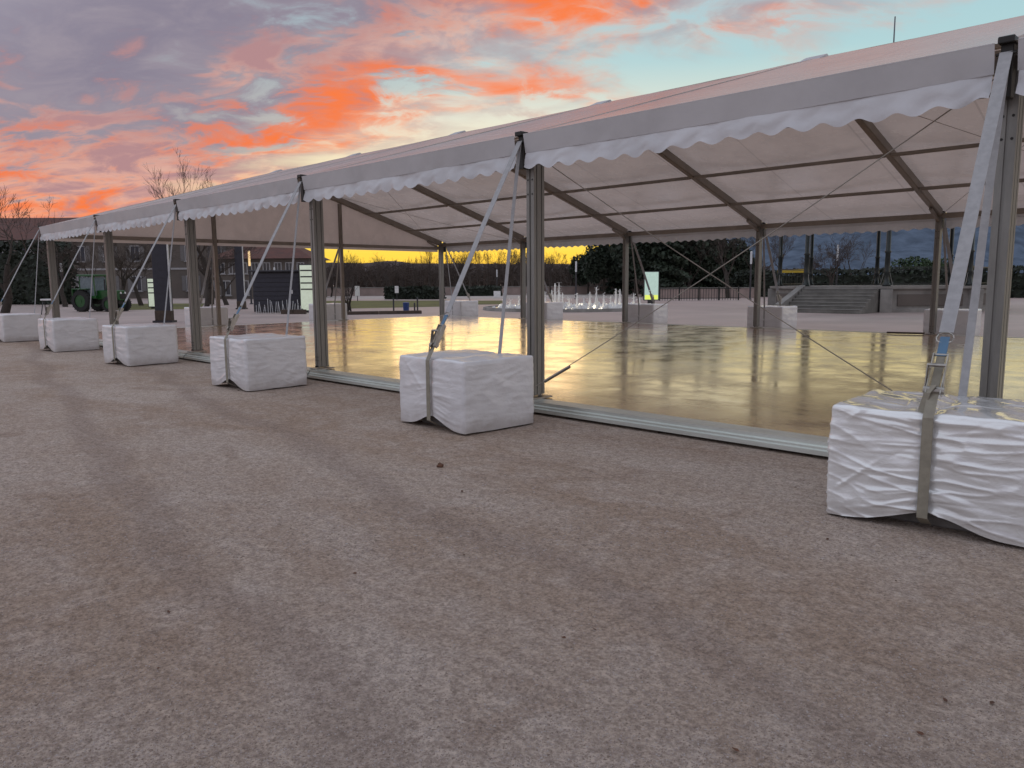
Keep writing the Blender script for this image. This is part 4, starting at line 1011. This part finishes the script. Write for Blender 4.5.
for x, dx in ((-1.25, .08), (.02, -.12)):
    for y in (-.58, .58): cb.beam((x, y, 1.0), (x+dx, y*.93, 2.35), .07, .07, up=(1, 0, 0))
cb.box((-.62, 0, .98), (1.40, 1.26, .16)).build('cab_frame', M_green, T_)
gl = MB().box((-.62, -.56, 1.68), (1.08, .02, 1.22)).box((-.62, .56, 1.68), (1.08, .02, 1.22)).box((-.06, 0, 1.68), (.02, 1.02, 1.22)).box((-1.18, 0, 1.68), (.02, 1.02, 1.22))
mat('cab_glass', (.16, .20, .22), .1); gl.build('cab_glass', MATS['cab_glass'], T_)
MB().box((-.62, 0, 2.42), (1.5, 1.3, .14)).build('cab_roof', M_green, T_, bevel=.04)
for y in (-.76, .76): MB().box((-.95, y, 1.52), (1.15, .42, .07)).box((-1.50, y, 1.30), (.07, .42, .45)).build('mudguard', M_green, T_, bevel=.02)
MB().tube((.55, -.28, 1.43), (.55, -.28, 2.15), .045, n=8).build('exhaust', M_black, T_)
MB().box((-.62, 0, 1.25), (.45, .5, .12)).box((-.85, 0, 1.5), (.1, .5, .5)).build('seat', M_black, T_)
# trestle with a white top near the hedge
t = thing('trestle', 'dark trestle with a white top left of the leftmost tent post', 'trestle', at_depth(47, 43), FACE)
for x in (-.25, .25):
    for y in (-.15, .15): MB().beam((x*1.25, y*1.5, 0), (x, y*.4, .78), .035, .035).build('leg', M_dark, t)
MB().box((0, 0, .82), (.72, .30, .09)).build('top', M_white, t, bevel=.01)

# ---------------------------------------------------------------- yard surface: grit, stone, leaves
rg = np.random.default_rng(4)
def scatter(n, y0, y1, smin, smax, flat):
    px = rg.uniform(-30, 1054, n); py = y0+(y1-y0)*rg.random(n)**.8
    fw, rt, up = np.array(FW), np.array(RT), np.array(UP)
    d = fw[None]+rt[None]*((px-512)/F_PX)[:, None]+up[None]*((384-py)/F_PX)[:, None]
    t = (0-CAM.z)/d[:, 2]; p = np.array(CAM)[None]+d*t[:, None]
    keep = p[:, 1] < -.36; p = p[keep]; n = len(p)
    s_ = rg.uniform(smin, smax, (n, 1))*(rg.random((n, 1))**1.5+.5)
    u = np.array([[1, 0, 0], [-.4, .9, 0], [-.6, -.8, 0], [.1, .1, 1], [0, 0, -.3]])
    V = u[None]*s_[:, :, None]*np.stack([rg.uniform(.6, 1.3, n), rg.uniform(.6, 1.3, n), rg.uniform(.5, 1, n)*flat], 1)[:, None, :]
    a = rg.uniform(0, 6.28, n); ca, sa = np.cos(a)[:, None], np.sin(a)[:, None]
    V = np.stack([V[..., 0]*ca-V[..., 1]*sa, V[..., 0]*sa+V[..., 1]*ca, V[..., 2]], -1)+p[:, None, :]
    f = np.array([[0, 1, 3], [1, 2, 3], [2, 0, 3], [1, 0, 4], [2, 1, 4], [0, 2, 4]])
    return V.reshape(-1, 3), (f[None]+5*np.arange(n)[:, None, None]).reshape(-1, 3)
def np_mesh(name, V, F, m):
    me = bpy.data.meshes.new(name); me.vertices.add(len(V)); me.vertices.foreach_set('co', V.ravel().astype('f4'))
    me.loops.add(F.size); me.loops.foreach_set('vertex_index', F.ravel().astype('i4'))
    me.polygons.add(len(F)); me.polygons.foreach_set('loop_start', (np.arange(len(F))*3).astype('i4')); me.update(calc_edges=True); me.validate()
    me.materials.append(m); o = bpy.data.objects.new(name, me); COL.objects.link(o); return o
def m_grit():
    m = bpy.data.materials.new('grit'); m.use_nodes = True; h = G(m.node_tree); b = m.node_tree.nodes['Principled BSDF']
    ge = h.new('ShaderNodeNewGeometry'); r = ge.outputs['Random Per Island']
    h.put(b.inputs['Base Color'], h.ramp(r, [(0, (.20, .15, .12)), (.35, (.28, .22, .185)), (.7, (.36, .30, .275)), (1, (.46, .41, .39))])); b.inputs['Roughness'].default_value = .9
    return m
M_grit = m_grit()
V1, F1 = scatter(80000, 470, 790, .0022, .0056, .6); V2, F2 = scatter(22000, 395, 560, .004, .010, .5)
o = np_mesh('gravel', np.concatenate([V1, V2]), np.concatenate([F1, F2+len(V1)]), M_grit); o['kind'] = 'stuff'; o['label'] = 'fine gravel and grit lying on the packed ground'
lv = MB(); rn = random.Random(21)
for i in range(20):
    px, py = rn.uniform(0, 1024), 385+370*rn.random()**1.3
    p = on_ground(px, py)
    if p.y > -.4: continue
    s_ = rn.uniform(.010, .022); a = rn.uniform(0, 6.28); R = Matrix.Rotation(a, 3, 'Z') @ Matrix.Rotation(rn.gauss(0, .35), 3, 'X')
    q = [Vector((-1, 0, .1)), Vector((-.3, -.45, .28)), Vector((.5, -.35, .12)), Vector((1, 0, .3)), Vector((.4, .4, .25)), Vector((-.4, .42, .10)), Vector((0, 0, 0))]
    lv.add([p+R @ (w_*s_)+Vector((0, 0, .006)) for w_ in q], [(6, 0, 1), (6, 1, 2), (6, 2, 3), (6, 3, 4), (6, 4, 5), (6, 5, 0)])
o = lv.build('leaf_litter', M_leaf); o['kind'] = 'stuff'; o['label'] = 'scattered brown dead leaves on the gravel'
def rock(label, px, py, s_, seed):
    bm = bmesh.new(); bmesh.ops.create_icosphere(bm, subdivisions=2, radius=1)
    for v in bm.verts: v.co *= (1+.45*noise.noise(v.co*1.3+Vector((seed, 0, 0)))); v.co = Vector((v.co.x*s_, v.co.y*s_*.8, max(v.co.z, -.6)*s_*.7))
    me = bpy.data.meshes.new('stone'); bm.to_mesh(me); bm.free(); me.materials.append(M_leaf if seed == 1 else M_concrete)
    o = link('stone', me); p = on_ground(px, py); o.location = (p.x, p.y, s_*.38); tag(o, label, 'stone')
rock('small dark stone alone on the gravel in front of the second block', 440, 467, .035, 1)
